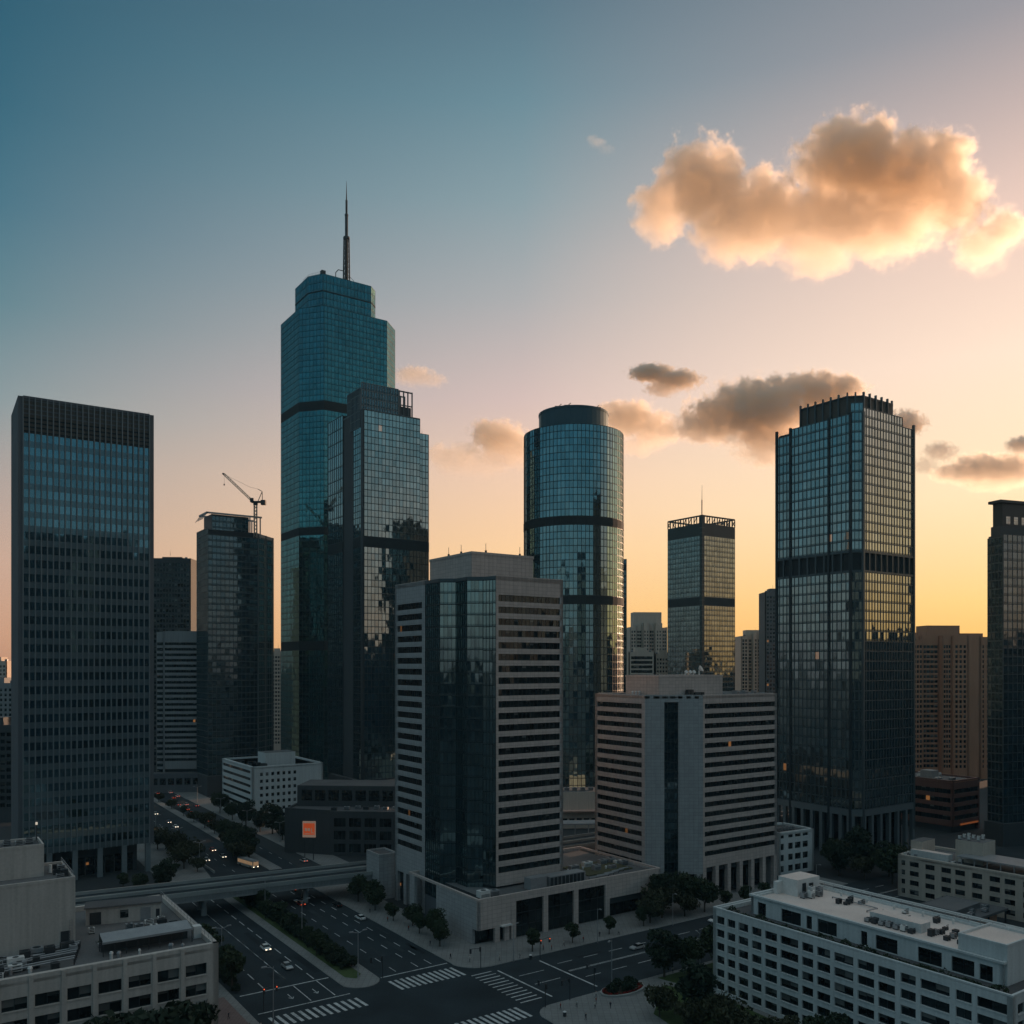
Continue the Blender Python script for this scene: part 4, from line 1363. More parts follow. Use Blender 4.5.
far_block('apartment_tower', 'whitish apartment tower with dark vertical window strips right of the mast tower', 'apartment building', 741, 775, 636, 850, 'pale_wall', 9, 3.4, 1.9, 2.4, R(-3), 30,
          pent=((6, 30, 6),),
          segs=((.2, 7, 0, 2, 1.9, 0), (7, 11.5, 2.6, 1, 3.2, 1), (11.5, 16, -1.4, 1, 1.6, 3), (16, 21, 2.6, 1, 3.4, 1), (21, 25.5, -1.4, 1, 1.6, 3), (25.5, 32.5, 1.4, 2, 2.2, -2)))
far_block('office_tower', 'thin dark grey tower peeping out left of the gridded glass tower', 'office building', 765, 786, 592, 800, 'concrete_dark', 6, 3.6, 1.8, 2.0, 0, 20)
far_block('office_block', 'small block with green glass bands and white frame below the pale apartment tower', 'office building', 628.5, 655, 652, 700, 'pale_wall', 1, 3.6, 17, 2.4, 0, 20, split=8)
far_block('apartment_tower', 'narrow beige tower between the green banded block and the mast tower', 'apartment building', 655, 672, 654, 760, 'beige_wall', 5, 3.4, 1.4, 1.8, 0, 20)
far_block('apartment_tower', 'distant dim building in the gap right of the mast tower', 'apartment building', 728, 744, 674, 980, 'beige_wall', 5, 3.6, 1.6, 2, 0, 20)
far_block('office_tower', 'dark tower right behind the ribbed slab tower', 'office building', 140, 190, 558, 640, 'dark_wall', 16, 3.7, 1.7, 2.3, R(3), 26, pent=((14, 28, 1.5),))
far_block('office_block', 'distant grey block in the slit left of the spired tower', 'office building', 268, 284, 652, 820, 'pale_wall', 5, 3.6, 1.8, 2, 0, 20)
far_block('apartment_tower', 'taller grey apartment block at the far left edge behind the ribbed slab tower', 'apartment building', -22, 7, 661, 760, 'pale_wall', 8, 3.4, 1.5, 1.9, 0, 20)
far_block('apartment_tower', 'lower grey block at the far left edge in front of the taller grey one', 'apartment building', -30, 14, 683, 600, 'concrete_plain', 9, 3.4, 1.6, 1.9, 0, 20)
far_block('office_block', 'dark low block at the far left edge beside the ribbed slab tower', 'office building', -40, 14, 725, 450, 'dark_wall', 8, 3.6, 2.4, 2.0, 0, 24)
far_block('office_block', 'brick block low in the haze between the brown apartments and the right edge tower', 'office building', 985, 1040, 640, 700, 'brown_wall', 12, 3.5, 1.6, 1.8, 0, 24)


def striped_mid():
    D = 560
    b = thing('office_block', 'grey striped office block with a plain concrete cap beside the dark crane tower', 'office building', ((163 - 512) / F_PX * D, D), R(6))
    zt = HCAM + (HZ - 631) / F_PX * D
    Wd = 24
    w = MB()
    banded(w, b, (0, 0), (Wd, 0), zt, 14, 7.2, 3.5, 1.7, (.6, 1.2), 'concrete_plain')
    w.obox((0, 18), (0, 0), -1, 0, 0, zt, 'concrete_plain'); w.obox((Wd, 0), (Wd, 18), -1, 0, 0, zt, 'concrete_plain'); w.obox((Wd, 18), (0, 18), -1, 0, 0, zt, 'concrete_plain')
    w.build('wall', b)
    core([(0, 0), (Wd, 0), (Wd, 18), (0, 18)], 0, zt - .4, 'dark_wall', b, inset=1.2)
    mb = MB(); mb.prism([(-4.5, 2), (0, 2), (0, 14), (-4.5, 14)], 0, zt - .6, 'concrete_plain')
    mb.build('stair_tower', b)
    for k in range(24):
        mb = MB(); mb.box(-4.2, 1.9, zt - 9 - k * 3.5, -.4, 2.05, zt - 7.2 - k * 3.5, 'glass_band'); mb.build('stair_window', b)
    mb = MB(); mb.box(-6, -7, 0, Wd + 2, 1, 12, 'concrete_dark', 'roof_dark'); mb.build('base_storeys', b)
    for k in range(6):
        mb = MB(); mb.box(-5 + k * 5, -7.08, 5, -1.4 + k * 5, -6.98, 9, 'glass_shop'); mb.build('window', b)
    antenna(b, 10, 8, zt, 4)


striped_mid()


def red_block():
    D = 420
    b = thing('office_block', 'dark reddish low block with a flat cluttered roof below the brown apartment tower', 'office building', ((953 - 512) / F_PX * D, D), TH)
    zt = HCAM - (781 - HZ) / F_PX * D
    w = MB()
    WL, WR = 34, 24
    banded(w, b, (0, 0), (WR, 0), zt - .0, 3, 4.2, 4.2, 2.2, (1, 1), 'red_wall', 2.2)
    banded(w, b, (0, WL), (0, 0), zt - .0, 3, 4.2, 4.2, 2.2, (1, 1), 'red_wall', 2.2)
    w.obox((WR, 0), (WR, WL), -1.2, 0, 0, zt, 'red_wall'); w.obox((WR, WL), (0, WL), -1.2, 0, 0, zt, 'red_wall')
    w.build('wall', b)
    core([(0, 0), (WR, 0), (WR, WL), (0, WL)], 0, zt - .9, 'dark_wall', b, inset=1.25)
    roof(b, [(0, 0), (WR, 0), (WR, WL), (0, WL)], zt - .8, .3, 'brown_wall', 'roof_grey')
    for k in range(12):
        ac_unit(b, 3 + random.random() * 18, 3 + random.random() * 28, zt - .8, 2 + random.random() * 2, 2, 1 + random.random() * 1.4, random.choice(('metal_grey', 'metal_white')))
    mb = MB(); mb.box(6, 14, zt - .8, 12, 20, zt + 3, 'concrete_plain'); mb.build('stair_head', b)
    mb = MB(); mb.obox((6, 0), (22, 0), .2, .5, 3.2, 4.0, 'strip_orange'); mb.build('lit_fascia', b)


red_block()


# ------------------------------------------------------------------ white low block left of centre
def white_low():
    D = 447
    b = thing('office_block', 'white low block with square windows beside the far avenue left of centre', 'office building', ((252 - 512) / F_PX * D, D), TH)
    zt = HCAM - (767 - HZ) / F_PX * D
    w = MB(); wins = Wins()
    WR, WL = 38.0, 51
    punched(w, wins, (0, 0), (WR, 0), 0, zt, evenly(24, 7, 1.5, 3.4, 0), rows_from(2.2, 7, 3.55, 1.7), 'white_wall', .35, 1)
    banded(w, b, (0, WL), (0, 0), zt, 1.5, 2.2, 3.55, 1.6, (.8, 2.4), 'white_wall', 1.6)
    w.obox((0, WL), (0, 0), -1.2, 0, 0, 1.5, 'white_wall')
    w.obox((WR, 0), (WR, WL), -1, -.01, 0, zt, 'white_wall'); w.obox((WR, WL), (0, WL), -1, -.01, 0, zt, 'white_wall')
    w.build('wall', b); wins.build(b)
    core([(0, 0), (WR, 0), (WR, WL), (0, WL)], 0, zt - .9, 'dark_wall', b)
    roof(b, [(0, 0), (WR, 0), (WR, WL), (0, WL)], zt - .9, .25, 'white_wall', 'roof_dark')
    mb = MB(); mb.box(9, 6, zt - .9, 25, 18, zt + 6, 'white_wall', 'roof_grey'); mb.build('penthouse', b)
    for k in range(9):
        ac_unit(b, 2 + random.random() * 7, 3 + k * 3.6, zt - .9, 2, 2, 1 + random.random(), 'metal_dark')


white_low()


def dark_podium():
    D = 372
    b = thing('commercial_building', 'dark low building with big window bays beside a small lit billboard', 'building', ((318 - 512) / F_PX * D, D), R(-4))
    zt = HCAM - (811 - HZ) / F_PX * D
    w = MB(); wins = Wins('glass_shop')
    WR = 46
    punched(w, wins, (5, 0), (WR, 0), 0, zt, evenly(WR - 5, 6, 5.0, 1), rows_from(1.2, 3, 5.4, 3.7), 'dark_wall', .5, 3)
    w.obox((-16, 5), (5, 0), -1, 0, 0, zt + .4, 'dark_wall')
    w.obox((WR, 0), (WR, 40), -1, -.01, 0, zt, 'dark_wall'); w.obox((WR, 40), (-16, 40), -1, 0, 0, zt, 'dark_wall'); w.obox((-16, 40), (-16, 5), -1, 0, 0, zt, 'dark_wall')
    w.build('wall', b); wins.build(b)
    mb = MB(); mb.prism([(-15, 6), (5, 1.1), (WR - 1, 1.1), (WR - 1, 39), (-15, 39)], 0, zt - .6, 'dark_wall', 'roof_dark'); mb.build('core', b)
    mb = MB(); mb.box(-14, 16, zt - .6, 30, 36, zt + 8.5, 'dark_wall', 'roof_dark'); mb.build('upper_storey', b)
    for k in range(7):
        mb = MB(); mb.box(-12 + k * 6, 15.9, zt + 2, -7.4 + k * 6, 16.05, zt + 6.5, 'glass_shop'); mb.build('window', b)
    for k in range(9):
        ac_unit(b, 6 + k * 4.2, 3 + random.random() * 8, zt - .6, 2.2, 1.8, 1.1 + random.random() * .7, random.choice(('metal_grey', 'metal_dark')))
    s = thing('billboard', 'small lit orange billboard with a white frame on the dark low building', 'billboard', ((309 - 512) / F_PX * 362, 362), R(-4), None, 6.0)
    z0, h, wd = 3.4, 6.6, 5.4
    mb = MB(); mb.box(-wd / 2, 0, z0, wd / 2, .5, z0 + h, 'sign_white'); mb.build('frame', s)
    mb = MB(); mb.box(-wd / 2 + .35, -.06, z0 + 1.1, wd / 2 - .35, -.003, z0 + h - .8, 'sign_orange'); mb.build('panel', s)
    mb = MB()
    for (x, zz, ww, hh) in ((-1.7, 3.5, .9, 1.2), (-.5, 3.5, .9, 1.2), (.9, 2.6, .35, 2.1), (.9, 2.6, 1.2, .3), (-1.7, 2.4, 2.0, .25)):
        mb.box(x, -.1, z0 + zz - .9, x + ww, -.062, z0 + zz - .9 + hh, 'sign_white')
    mb.build('lettering', s)
    mb = MB()
    for x in (-1.8, 1.8):
        mb.box(x - .15, .1, -6, x + .15, .4, z0, 'metal_dark')
    mb.build('post', s)


dark_podium()


# ------------------------------------------------------------------ white office block bottom right (local: x = into the block, facade on x = 0 running towards -y)
def white_office():
    b = thing('office_block', 'white office block with a planted terrace and pale flat roof at the bottom right', 'office building', (49.2, 216.3), TH)
    z1, Lf, Wd = 20.6, 71.0, 31.0
    w = MB(); wins = Wins()
    rng = [(1.2, 3.6), (4.6, 7.0), (8.0, 10.9), (12.0, 14.8), (15.8, 19.2), (20.2, 25.0), (26.0, 28.9), (29.9, 33.2), (34.2, 38.8), (39.8, 43.6), (44.5, 48.2), (49.4, 52.6), (53.6, 59.4), (60.6, 63.6), (64.6, 70)]
    punched(w, wins, (0, 0), (0, -Lf), 0, z1, rng, rows_from(1.1, 6, 3.2, 1.9), 'white_wall', .4, 2)
    punched(w, wins, (0, -Lf), (Wd, -Lf), 0, z1, evenly(Wd, 7, 2.6, 1), rows_from(1.1, 6, 3.2, 1.9), 'white_wall', .4, 2)
    w.obox((Wd, -Lf), (Wd, 0), -1, -.01, 0, z1, 'white_wall'); w.obox((Wd, 0), (0, 0), -1, -.01, 0, z1, 'white_wall')
    w.build('wall', b)
    wins.build(b, 'white_wall')
    poly = [(0, 0), (0, -Lf), (Wd, -Lf), (Wd, 0)]
    core(poly, 0, z1 - 1.0, 'dark_wall', b, inset=1.05)
    mb = MB(); mb.face([(x, y, z1 - .95) for x, y in insetp(poly, .5)], 'roof_dark'); mb.build('terrace_floor', b)
    mb = MB(); mb.ring(poly, .5, z1 - .1, z1 + .35, 'white_wall'); mb.build('parapet', b)
    # set back top floor with its own pale roof
    z2 = 24.0
    tp = [(6.8, -6), (6.8, -66), (28, -66), (28, -6)]
    w = MB(); wn2 = Wins('glass_shop')
    cols = [(2, 4.5), (9, 14.5), (16, 17.5), (19, 24), (30, 31.5), (33.5, 38.5), (43, 48), (50, 54.5), (55.5, 58)]
    punched(w, wn2, (6.8, -6), (6.8, -66), z1 - .95, z2, cols, [(z1 - .8, z1 + 2.2)], 'white_wall', .3, 2, .8)
    w.obox((6.8, -66), (28, -66), -.8, 0, z1 - .95, z2, 'white_wall'); w.obox((28, -66), (28, -6), -.8, 0, z1 - .95, z2, 'white_wall'); w.obox((28, -6), (6.8, -6), -.8, -.01, z1 - .95, z2, 'white_wall')
    w.build('top_floor_wall', b)
    wn2.build(b)
    core(tp, z1 - .9, z2 - .5, 'dark_wall', b, 'top_floor_core', 'roof_white', .82)
    mb = MB(); mb.face([(x, y, z2 - .45) for x, y in insetp(tp, .3)], 'roof_white'); mb.build('roof', b)
    mb = MB(); mb.ring(insetp(tp, -.35), .7, z2 - .1, z2 + .35, 'white_wall'); mb.build('roof_parapet', b)
    # planters with shrubs on the terrace
    mb = MB()
    for k in range(3400):
        y = -2 - random.random() * 67
        x = .9 + random.random() * 1.9
        h = .25 + 2.2 * max(0, mnoise.noise(Vector((x * .5, y * .35, 0)))) + random.random() * .55
        leaf(mb, Vector((x, y, z1 - .9 + h)), .46, 'foliage' if k % 3 else 'foliage_dark')
    o = mb.build('terrace_shrubs', b); o['kind'] = 'stuff'
    mb = MB(); mb.box(.7, -69, z1 - .94, 3.0, -2, z1 - .5, 'concrete_dark'); mb.build('planter', b)
    # plant room, low wall, stair head, pipes on the roof
    mb = MB(); mb.box(16, -12.5, z2 - .45, 24.5, -6.8, z2 + 3.6, 'metal_white', 'roof_white'); mb.box(14, -8, z2 - .45, 16, -6.9, z2 + 2.6, 'metal_white'); mb.build('plant_room', b)
    for k in range(5):
        ac_unit(b, 16.4 + k * 1.5, -14.0 - (k % 2), z2 - .45, 1.4, 1.2, 1.4 + .5 * (k % 3), random.choice(('metal_white', 'metal_grey')))
    mb = MB(); mb.box(17.8, -12.56, z2 + .3, 19.2, -12.5, z2 + 2.6, 'louvre'); mb.box(20.4, -12.56, z2 + .8, 22, -12.5, z2 + 2.3, 'louvre'); mb.build('louvre_panel', b)
    mb = MB(); mb.box(13, -46, z2 - .45, 16.5, -34, z2 + 1.5, 'white_wall', 'roof_white'); mb.build('roof_shelter', b)
    for k in range(7):
        ac_unit(b, 11.6, -34.5 - k * 1.7, z2 - .45, 1.3, 1.1, .9 + .4 * (k % 2), random.choice(('metal_grey', 'metal_dark', 'metal_white')))
    for k in range(9):
        ac_unit(b, 13 + (k % 3) * 1.6 + random.random(), -48 - (k // 3) * 3 - random.random(), z2 - .45, 1.2, 1.0, .8 + random.random() * .7, random.choice(('metal_grey', 'metal_dark', 'metal_white')))
    mb = MB(); mb.box(7.4, -66.4, z1 - .9, 19, -57, z2 + 3.0, 'white_wall', 'roof_white'); mb.build('stair_head', b)
    mb = MB(); mb.ring([(7.4, -66.4), (19, -66.4), (19, -57), (7.4, -57)], .35, z2 + 2.9, z2 + 3.5, 'white_wall'); mb.build('stair_head_coping', b)
    for k in range(2):
        mb = MB(); mb.box(7.28, -60 - k * 3, z1 - .6, 7.4, -58.9 - k * 3, z1 + 1.6, 'glass_window'); mb.build('door', b)
    for x in (28.4, 29.6):
        pipe(b, [(x, -2 - 7.5 * k, z2 + .9) for k in range(9)], .2, z1 - .95, 'metal_white')
    railing(b, [(27.6, -6.5), (27.6, -56)], z2 + .3, 1.0, 'metal_grey')
    railing(b, [(Wd - .4, -1), (Wd - .4, -70)], z1 + .3, 1.1, 'metal_white')
    for k in range(14):
        ac_unit(b, 18 + random.random() * 8, -16 - random.random() * 40, z2 - .45, .9 + random.random(), .9, .6 + random.random() * .6, random.choice(('metal_grey', 'metal_white', 'metal_dark')))
    for k in range(6):
        vent(b, 25.5, -18 - 7 * k, z2 - .45, .35, .7)
    pipe(b, [(22, -18, z2 - .1), (22, -30, z2 - .1), (18, -30, z2 - .1)], .14, z2 - .45)


def leaf(mb, c, s, mat, up=.3):
    a = Vector((random.gauss(0, 1), random.gauss(0, 1), random.gauss(0, 1) * .7 + up))
    if a.length < .01: a = Vector((0, 0, 1))
    a.normalize()
    t = a.orthogonal().normalized(); u = a.cross(t)
    r = random.random() * 6.28
    t, u = t * math.cos(r) + u * math.sin(r), u * math.cos(r) - t * math.sin(r)
    k = s * (.7 + random.random() * .7)
    mb.face([c - t * k * .6, c - u * k * .35, c + t * k * .65, c + u * k * .35], mat)


white_office()


# ------------------------------------------------------------------ beige office block at the right
def beige_office():
    b = thing('office_block', 'long beige office block with paired windows and two roof boxes at the right edge', 'office building', (134, 307), R(38))
    z1, Lf, Wd = 14.4, 62.0, 24.0
    w = MB(); wins = Wins()
    cols = [(1.2, 2.6)] + [(4.2 + k * 5.15 + (k % 3) * .3, 7.4 + k * 5.15 + (k % 3) * .3) for k in range(11)]
    punched(w, wins, (0, 0), (0, -Lf), 0, z1, cols, rows_from(1.2, 4, 3.2, 1.75), 'beige_wall', .35, 2)
    w.obox((0, -Lf), (Wd, -Lf), -1, 0, 0, z1, 'beige_wall'); w.obox((Wd, -Lf), (Wd, 0), -1, -.01, 0, z1, 'beige_wall'); w.obox((Wd, 0), (0, 0), -1, -.01, 0, z1, 'beige_wall')
    w.build('wall', b); wins.build(b, 'beige_wall')
    poly = [(0, 0), (0, -Lf), (Wd, -Lf), (Wd, 0)]
    core(poly, 0, z1 - .9, 'dark_wall', b, inset=1.05)
    roof(b, poly, z1 - .85, .3, 'beige_wall', 'roof_grey')
    mb = MB(); mb.box(5, -6, z1 - .8, 14, -2, z1 + 4.5, 'pale_wall', 'roof_grey'); mb.build('roof_box', b)
    mb = MB(); mb.box(8, -25, z1 - .8, 17, -16, z1 + 6.6, 'beige_wall', 'roof_grey'); mb.build('roof_box', b)
    for k in range(7):
        ac_unit(b, 9 + k * 1.1, -17 - (k % 3) * 2.6, z1 + 6.6, .8, .8, 1.0 + .8 * random.random(), 'metal_white')
    mb = MB(); mb.box(3, -16, z1 - .8, 6, -3, z1 + 1.8, 'white_wall', 'roof_white'); mb.build('roof_shelter', b)
    mb = MB(); mb.box(2.5, -58, z1 + 1.9, 14, -19, z1 + 2.3, 'metal_grey')
    for k in range(10):
        mb.box(2.7, -57.5 + k * 4.1, z1 - .8, 3.0, -57.2 + k * 4.1, z1 + 1.9, 'metal_grey')
    mb.build('roof_canopy', b)
    mb = MB(); mb.box(8, -60, z1 - .8, 15, -46, z1 + 5.6, 'white_wall', 'roof_grey'); mb.build('roof_box', b)
    for k in range(5):
        mb = MB(); mb.box(7.9, -58.5 + k * 2.6, z1 + 2.8, 8.05, -57 + k * 2.6, z1 + 4.6, 'glass_window'); mb.build('window', b)
    for k in range(10):
        ac_unit(b, 2 + random.random() * 6, -1 - random.random() * 18, z1 - .85, 1.5, 1.2, 1.2, random.choice(('metal_grey', 'metal_white')))


beige_office()


def small_white():
    D = 335
    b = thing('office_block', 'small white building tucked between the second striped block and the gridded glass tower', 'office building', ((779 - 512) / F_PX * D, D), R(30))
    zt = HCAM - (833 - HZ) / F_PX * D
    w = MB(); wins = Wins()
    WR = 19
    punched(w, wins, (0, 0), (WR, 0), 0, zt, [(1, 2.6), (5, 7.5), (8.6, 11.8), (12.8, 15.8)], rows_from(1.2, 3, 4.2, 2.4) + [(14.0, 15.4)], 'white_wall', .35, 2)
    punched(w, wins, (WR, 0), (WR, 16), 0, zt, [(2, 5), (8, 11)], rows_from(1.2, 4, 3.9, 2.2), 'white_wall', .35, 1)
    w.obox((WR, 16), (0, 16), -1, 0, 0, zt, 'white_wall'); w.obox((0, 16), (0, 0), -1, -.01, 0, zt, 'white_wall')
    w.build('wall', b); wins.build(b)
    core([(0, 0), (WR, 0), (WR, 16), (0, 16)], 0, zt - .9, 'dark_wall', b, inset=1.05)
    roof(b, [(0, 0), (WR, 0), (WR, 16), (0, 16)], zt - .8, .2, 'white_wall', 'roof_dark')
    for k in range(4): ac_unit(b, 3 + k * 3.4, 6, zt - .8, 2, 1.6, 1.2)
    D = 432
    b = thing('office_block', 'low whitish building with a pink awning in the gap between the striped blocks', 'building', ((558 - 512) / F_PX * D, D), R(5))
    zt = HCAM - (792 - HZ) / F_PX * D
    mb = MB(); mb.box(0, 0, 0, 24, 16, zt, 'pale_wall', 'roof_grey'); mb.build('wall', b)
    for k in range(6):
        mb = MB(); mb.box(2 + k * 3.6, -.06, 2, 4.6 + k * 3.6, .02, 5, 'glass_shop'); mb.build('window', b)
    mb = MB(); mb.prism([(2, -4), (21, -4), (21, 0), (2, 0)], 8.6, 9.2, 'awning', None, True); mb.build('awning', b)
    for k in range(4): ac_unit(b, 5 + k * 4, 5, zt, 2.4, 2, 1.5, 'metal_grey')
    D = 396
    b = thing('canopy', 'low dark canopy roof on thin posts in the gap between the two striped blocks', 'canopy', ((560 - 512) / F_PX * D, D), R(5))
    mb = MB(); mb.box(0, 0, 8.2, 20, 9, 8.8, 'metal_grey'); mb.build('roof', b)
    for x in (1, 7, 13, 19):
        mb = MB(); mb.box(x - .2, .5, 0, x + .2, .9, 8.2, 'metal_grey'); mb.build('post', b)


small_white()


# ------------------------------------------------------------------ foreground block at the bottom left
def left_foreground():
    ax, ay = G(-43, -85.2)
    b = thing('office_block', 'beige office block with a cluttered roof and blank concrete tower at the bottom left', 'office building', (ax, ay), TH)
    zt, Lf, Dp = 27.5, 62.0, 43.0            # front face runs -x from the corner, right face runs +y
    w = MB(); wins = Wins()
    cols = [(Lf - 2.2 - 4.95 * k - 3.8, Lf - 2.2 - 4.95 * k) for k in range(12)][::-1]
    punched(w, wins, (-Lf, 0), (0, 0), 0, zt, cols, rows_from(3.2, 6, 3.75, 2.15), 'concrete_beige', .45, 2)
    punched(w, wins, (0, 0), (0, Dp), 0, zt, [(1.8, 5.2)] + [(8 + 6.2 * k, 12 + 6.2 * k) for k in range(5)], rows_from(3.2, 6, 3.75, 2.15), 'concrete_beige', .45, 2)
    for c0, c1 in cols:
        x = -Lf + c0 - .57
        w.obox((x - .35, 0), (x + .35, 0), 0, .14, 0, zt - .1, 'concrete_beige')
    w.obox((0, Dp), (-Lf, Dp), -1, -.01, 0, zt, 'concrete_beige'); w.obox((-Lf, Dp), (-Lf, 0), -1, -.01, 0, zt, 'concrete_beige')
    w.build('wall', b); wins.build(b, 'concrete_beige')
    poly = [(-Lf, 0), (0, 0), (0, Dp), (-Lf, Dp)]
    core(poly, 0, zt - 1.1, 'dark_wall', b, inset=1.05)
    roof(b, poly, zt - 1.0, .25, 'concrete_beige', 'roof_grey', .6)
    z = zt - 1.0
    mb = MB(); mb.box(-58, 15.6, z, -22.3, 32, 39.3, 'concrete_beige', 'roof_grey'); mb.build('concrete_tower', b)
    mb = MB(); mb.ring([(-58, 15.6), (-22.3, 15.6), (-22.3, 32), (-58, 32)], .4, 39.2, 39.9, 'concrete_beige'); mb.build('tower_parapet', b)
    mb = MB(); mb.box(-36.5, 22.4, 39.3, -26.8, 31, 44.9, 'concrete_beige', 'roof_dark'); mb.build('tower_top', b)
    mb = MB(); mb.ring([(-36.5, 22.4), (-26.8, 22.4), (-26.8, 31), (-36.5, 31)], .3, 44.8, 45.5, 'concrete_beige'); mb.build('tower_top_parapet', b)
    for k in range(4): ac_unit(b, -34.5 + k * 1.9, 26 + (k % 2) * 2, 44.9, 1.3, 1.2, 1, 'metal_grey')
    mb = MB(); mb.tube((-27.2, 30.6, 45), (-27.2, 30.6, 48), .1, 'metal_dark', 5); mb.tube((-27.2, 30.6, 48), (-27.2, 30.6, 48.5), .2, 'lamp_dim', 6); mb.build('roof_lamp', b)
    mb = MB(); mb.tube((-25.5, 24, 39.4), (-25.5, 24, 41), .3, 'metal_white', 8); mb.build('roof_vent', b)
    for k in range(5): ac_unit(b, -24.6 + (k % 2), 18 + k * 2.2, 39.3, 1.3, 1.0, 1.0 + .3 * (k % 2), random.choice(('metal_grey', 'metal_dark')))
    mb = MB(); mb.box(-24.8, 15.48, z, -23.2, 15.62, z + 3.4, 'metal_dark'); mb.build('door', b)
    mb = MB()
    for s in (0, 1):
        mb.tube((-23.4 + s * .5, 15.2, z), (-23.4 + s * .5, 15.2, z + 5.5), .05, 'metal_grey', 4)
    for k in range(11): mb.tube((-23.4, 15.2, z + .4 + k * .5), (-22.9, 15.2, z + .4 + k * .5), .04, 'metal_grey', 4)
    mb.build('ladder', b)
    # long shed behind
    mb = MB(); mb.prism([(-18.4, 29.4), (-4.4, 26.2), (-3.4, 30.8), (-17.4, 34)], z, z + 3.5, 'concrete_beige', 'roof_dark'); mb.build('shed', b)
    mb = MB(); mb.prism([(-18.8, 29.0), (-4.2, 25.7), (-3.1, 31.1), (-17.6, 34.4)], z + 3.5, z + 3.75, 'roof_grey', 'roof_dark', True); mb.build('shed_roof', b)
    for (t0, t1, z0, z1, mt, nm) in ((.05, .2, .1, 2.6, 'metal_dark', 'door'), (.45, .56, 1.0, 2.6, 'glass_window', 'window'), (.72, .86, .1, 2.7, 'metal_grey', 'door'), (.93, .98, .5, 2.2, 'metal_dark', 'panel')):
        p = (-18.4 + 14 * t0, 29.4 - 3.2 * t0); q = (-18.4 + 14 * t1, 29.4 - 3.2 * t1)
        mb = MB(); mb.obox(p, q, .0, .08, z + z0, z + z1, mt); mb.build(nm, b)
    # glazed pergola
    mb = MB()
    mb.face([(-19, 6.4, z + 2.6), (-3.2, 6.4, z + 2.6), (-3.2, 10.2, z + 3.4), (-19, 10.2, z + 3.4)], 'metal_grey')
    mb.face([(-19, 10.2, z + 3.3), (-3.2, 10.2, z + 3.3), (-3.2, 6.4, z + 2.5), (-19, 6.4, z + 2.5)], 'metal_grey')
    for k in range(9):
        x = -19 + k * 1.975
        mb.tube((x, 6.4, z), (x, 6.4, z + 2.6), .09, 'metal_dark', 5); mb.tube((x, 10.2, z), (x, 10.2, z + 3.4), .09, 'metal_dark', 5)
    mb.box(-19.2, 6.1, z + 2.35, -3.0, 6.38, z + 2.75, 'metal_grey')
    mb.box(-18.9, 9.4, z, -3.3, 9.9, z + 2.9, 'dark_wall')
    mb.build('pergola', b)
    for k in range(30):
        x, y = -56 + random.random() * 33, 3.5 + random.random() * 10
        ac_unit(b, x, y, z, 1.0 + random.random() * 2, 1 + random.random(), .8 + random.random() * 1.8, random.choice(('metal_grey', 'metal_dark', 'metal_white', 'metal_dark')))
    for k in range(9):
        y = 3 + k * 1.25
        pipe(b, [(-50 + k * 2, y, z + .9), (-36 + k, y, z + .9), (-36 + k, y + 2, z + .9), (-24 + k * .3, y + 2, z + 1.2)], .16, z, random.choice(('metal_grey', 'metal_dark')))
    for k in range(14):
        vent(b, -54 + random.random() * 50, 2.5 + random.random() * 3, z, .25 + .2 * random.random(), .7 + .6 * random.random(), random.choice(('metal_white', 'metal_grey')))
    for k in range(20):
        ac_unit(b, -20 + random.random() * 17, 12 + random.random() * 13, z, 1 + random.random(), 1, .7 + random.random() * .6, random.choice(('metal_grey', 'metal_dark', 'metal_white')))
    mb = MB(); mb.box(-2.4, 8.2, z, -.9, 9.8, z + 2.3, 'metal_white'); mb.build('plant_box', b)
    ac_unit(b, -4, 12.5, z, 2.4, 1.8, 1.2, 'metal_grey')
    mb = MB()
    for k in range(500): leaf(mb, Vector((-15.5 + random.gauss(0, 1.3), 14.5 + random.gauss(0, .6), z + .5 + random.random() * .8)), .4, 'foliage')
    o = mb.build('roof_shrubs', b); o['kind'] = 'stuff'
    railing(b, [(-.9, 1), (-.9, 42)], zt + .1, .9, 'metal_grey')
    railing(b, [(-22.6, 16), (-22.6, 31.7)], 39.8, .9, 'metal_grey')


left_foreground()


def pavilion():
    ax, ay = G(-58, 118)
    b = thing('pavilion', 'low pavilion with flat dark roof terraces between the white and the beige office blocks', 'building', (ax, ay), TH)
    mb = MB(); mb.box(0, -14, 0, 26, 0, 4.2, 'brown_wall', 'roof_dark'); mb.build('wall', b)
    mb = MB(); mb.prism([(-3, -17), (29, -16), (28, 3), (-2, 2)], 4.2, 4.9, 'roof_dark', None, True); mb.build('roof', b)
    mb = MB(); mb.prism([(6, -12), (22, -11), (21, -1), (6, -2)], 4.9, 6.6, 'roof_dark', 'roof_grey', True); mb.build('clerestory', b)
    for k in range(7):
        mb = MB(); mb.box(-.08, -13 + k * 1.85, .6, .02, -11.6 + k * 1.85, 3.4, 'glass_shop'); mb.build('window', b)
    for k in range(6): ac_unit(b, 3 + k * 4, -14 + (k % 2) * 2, 4.9, 2, 1.6, 1)
    for x in (-2.4, 8, 18, 28):
        mb = MB(); mb.box(x - .2, -15.8, 0, x + .2, -15.4, 4.2, 'metal_dark'); mb.build('post', b)


pavilion()


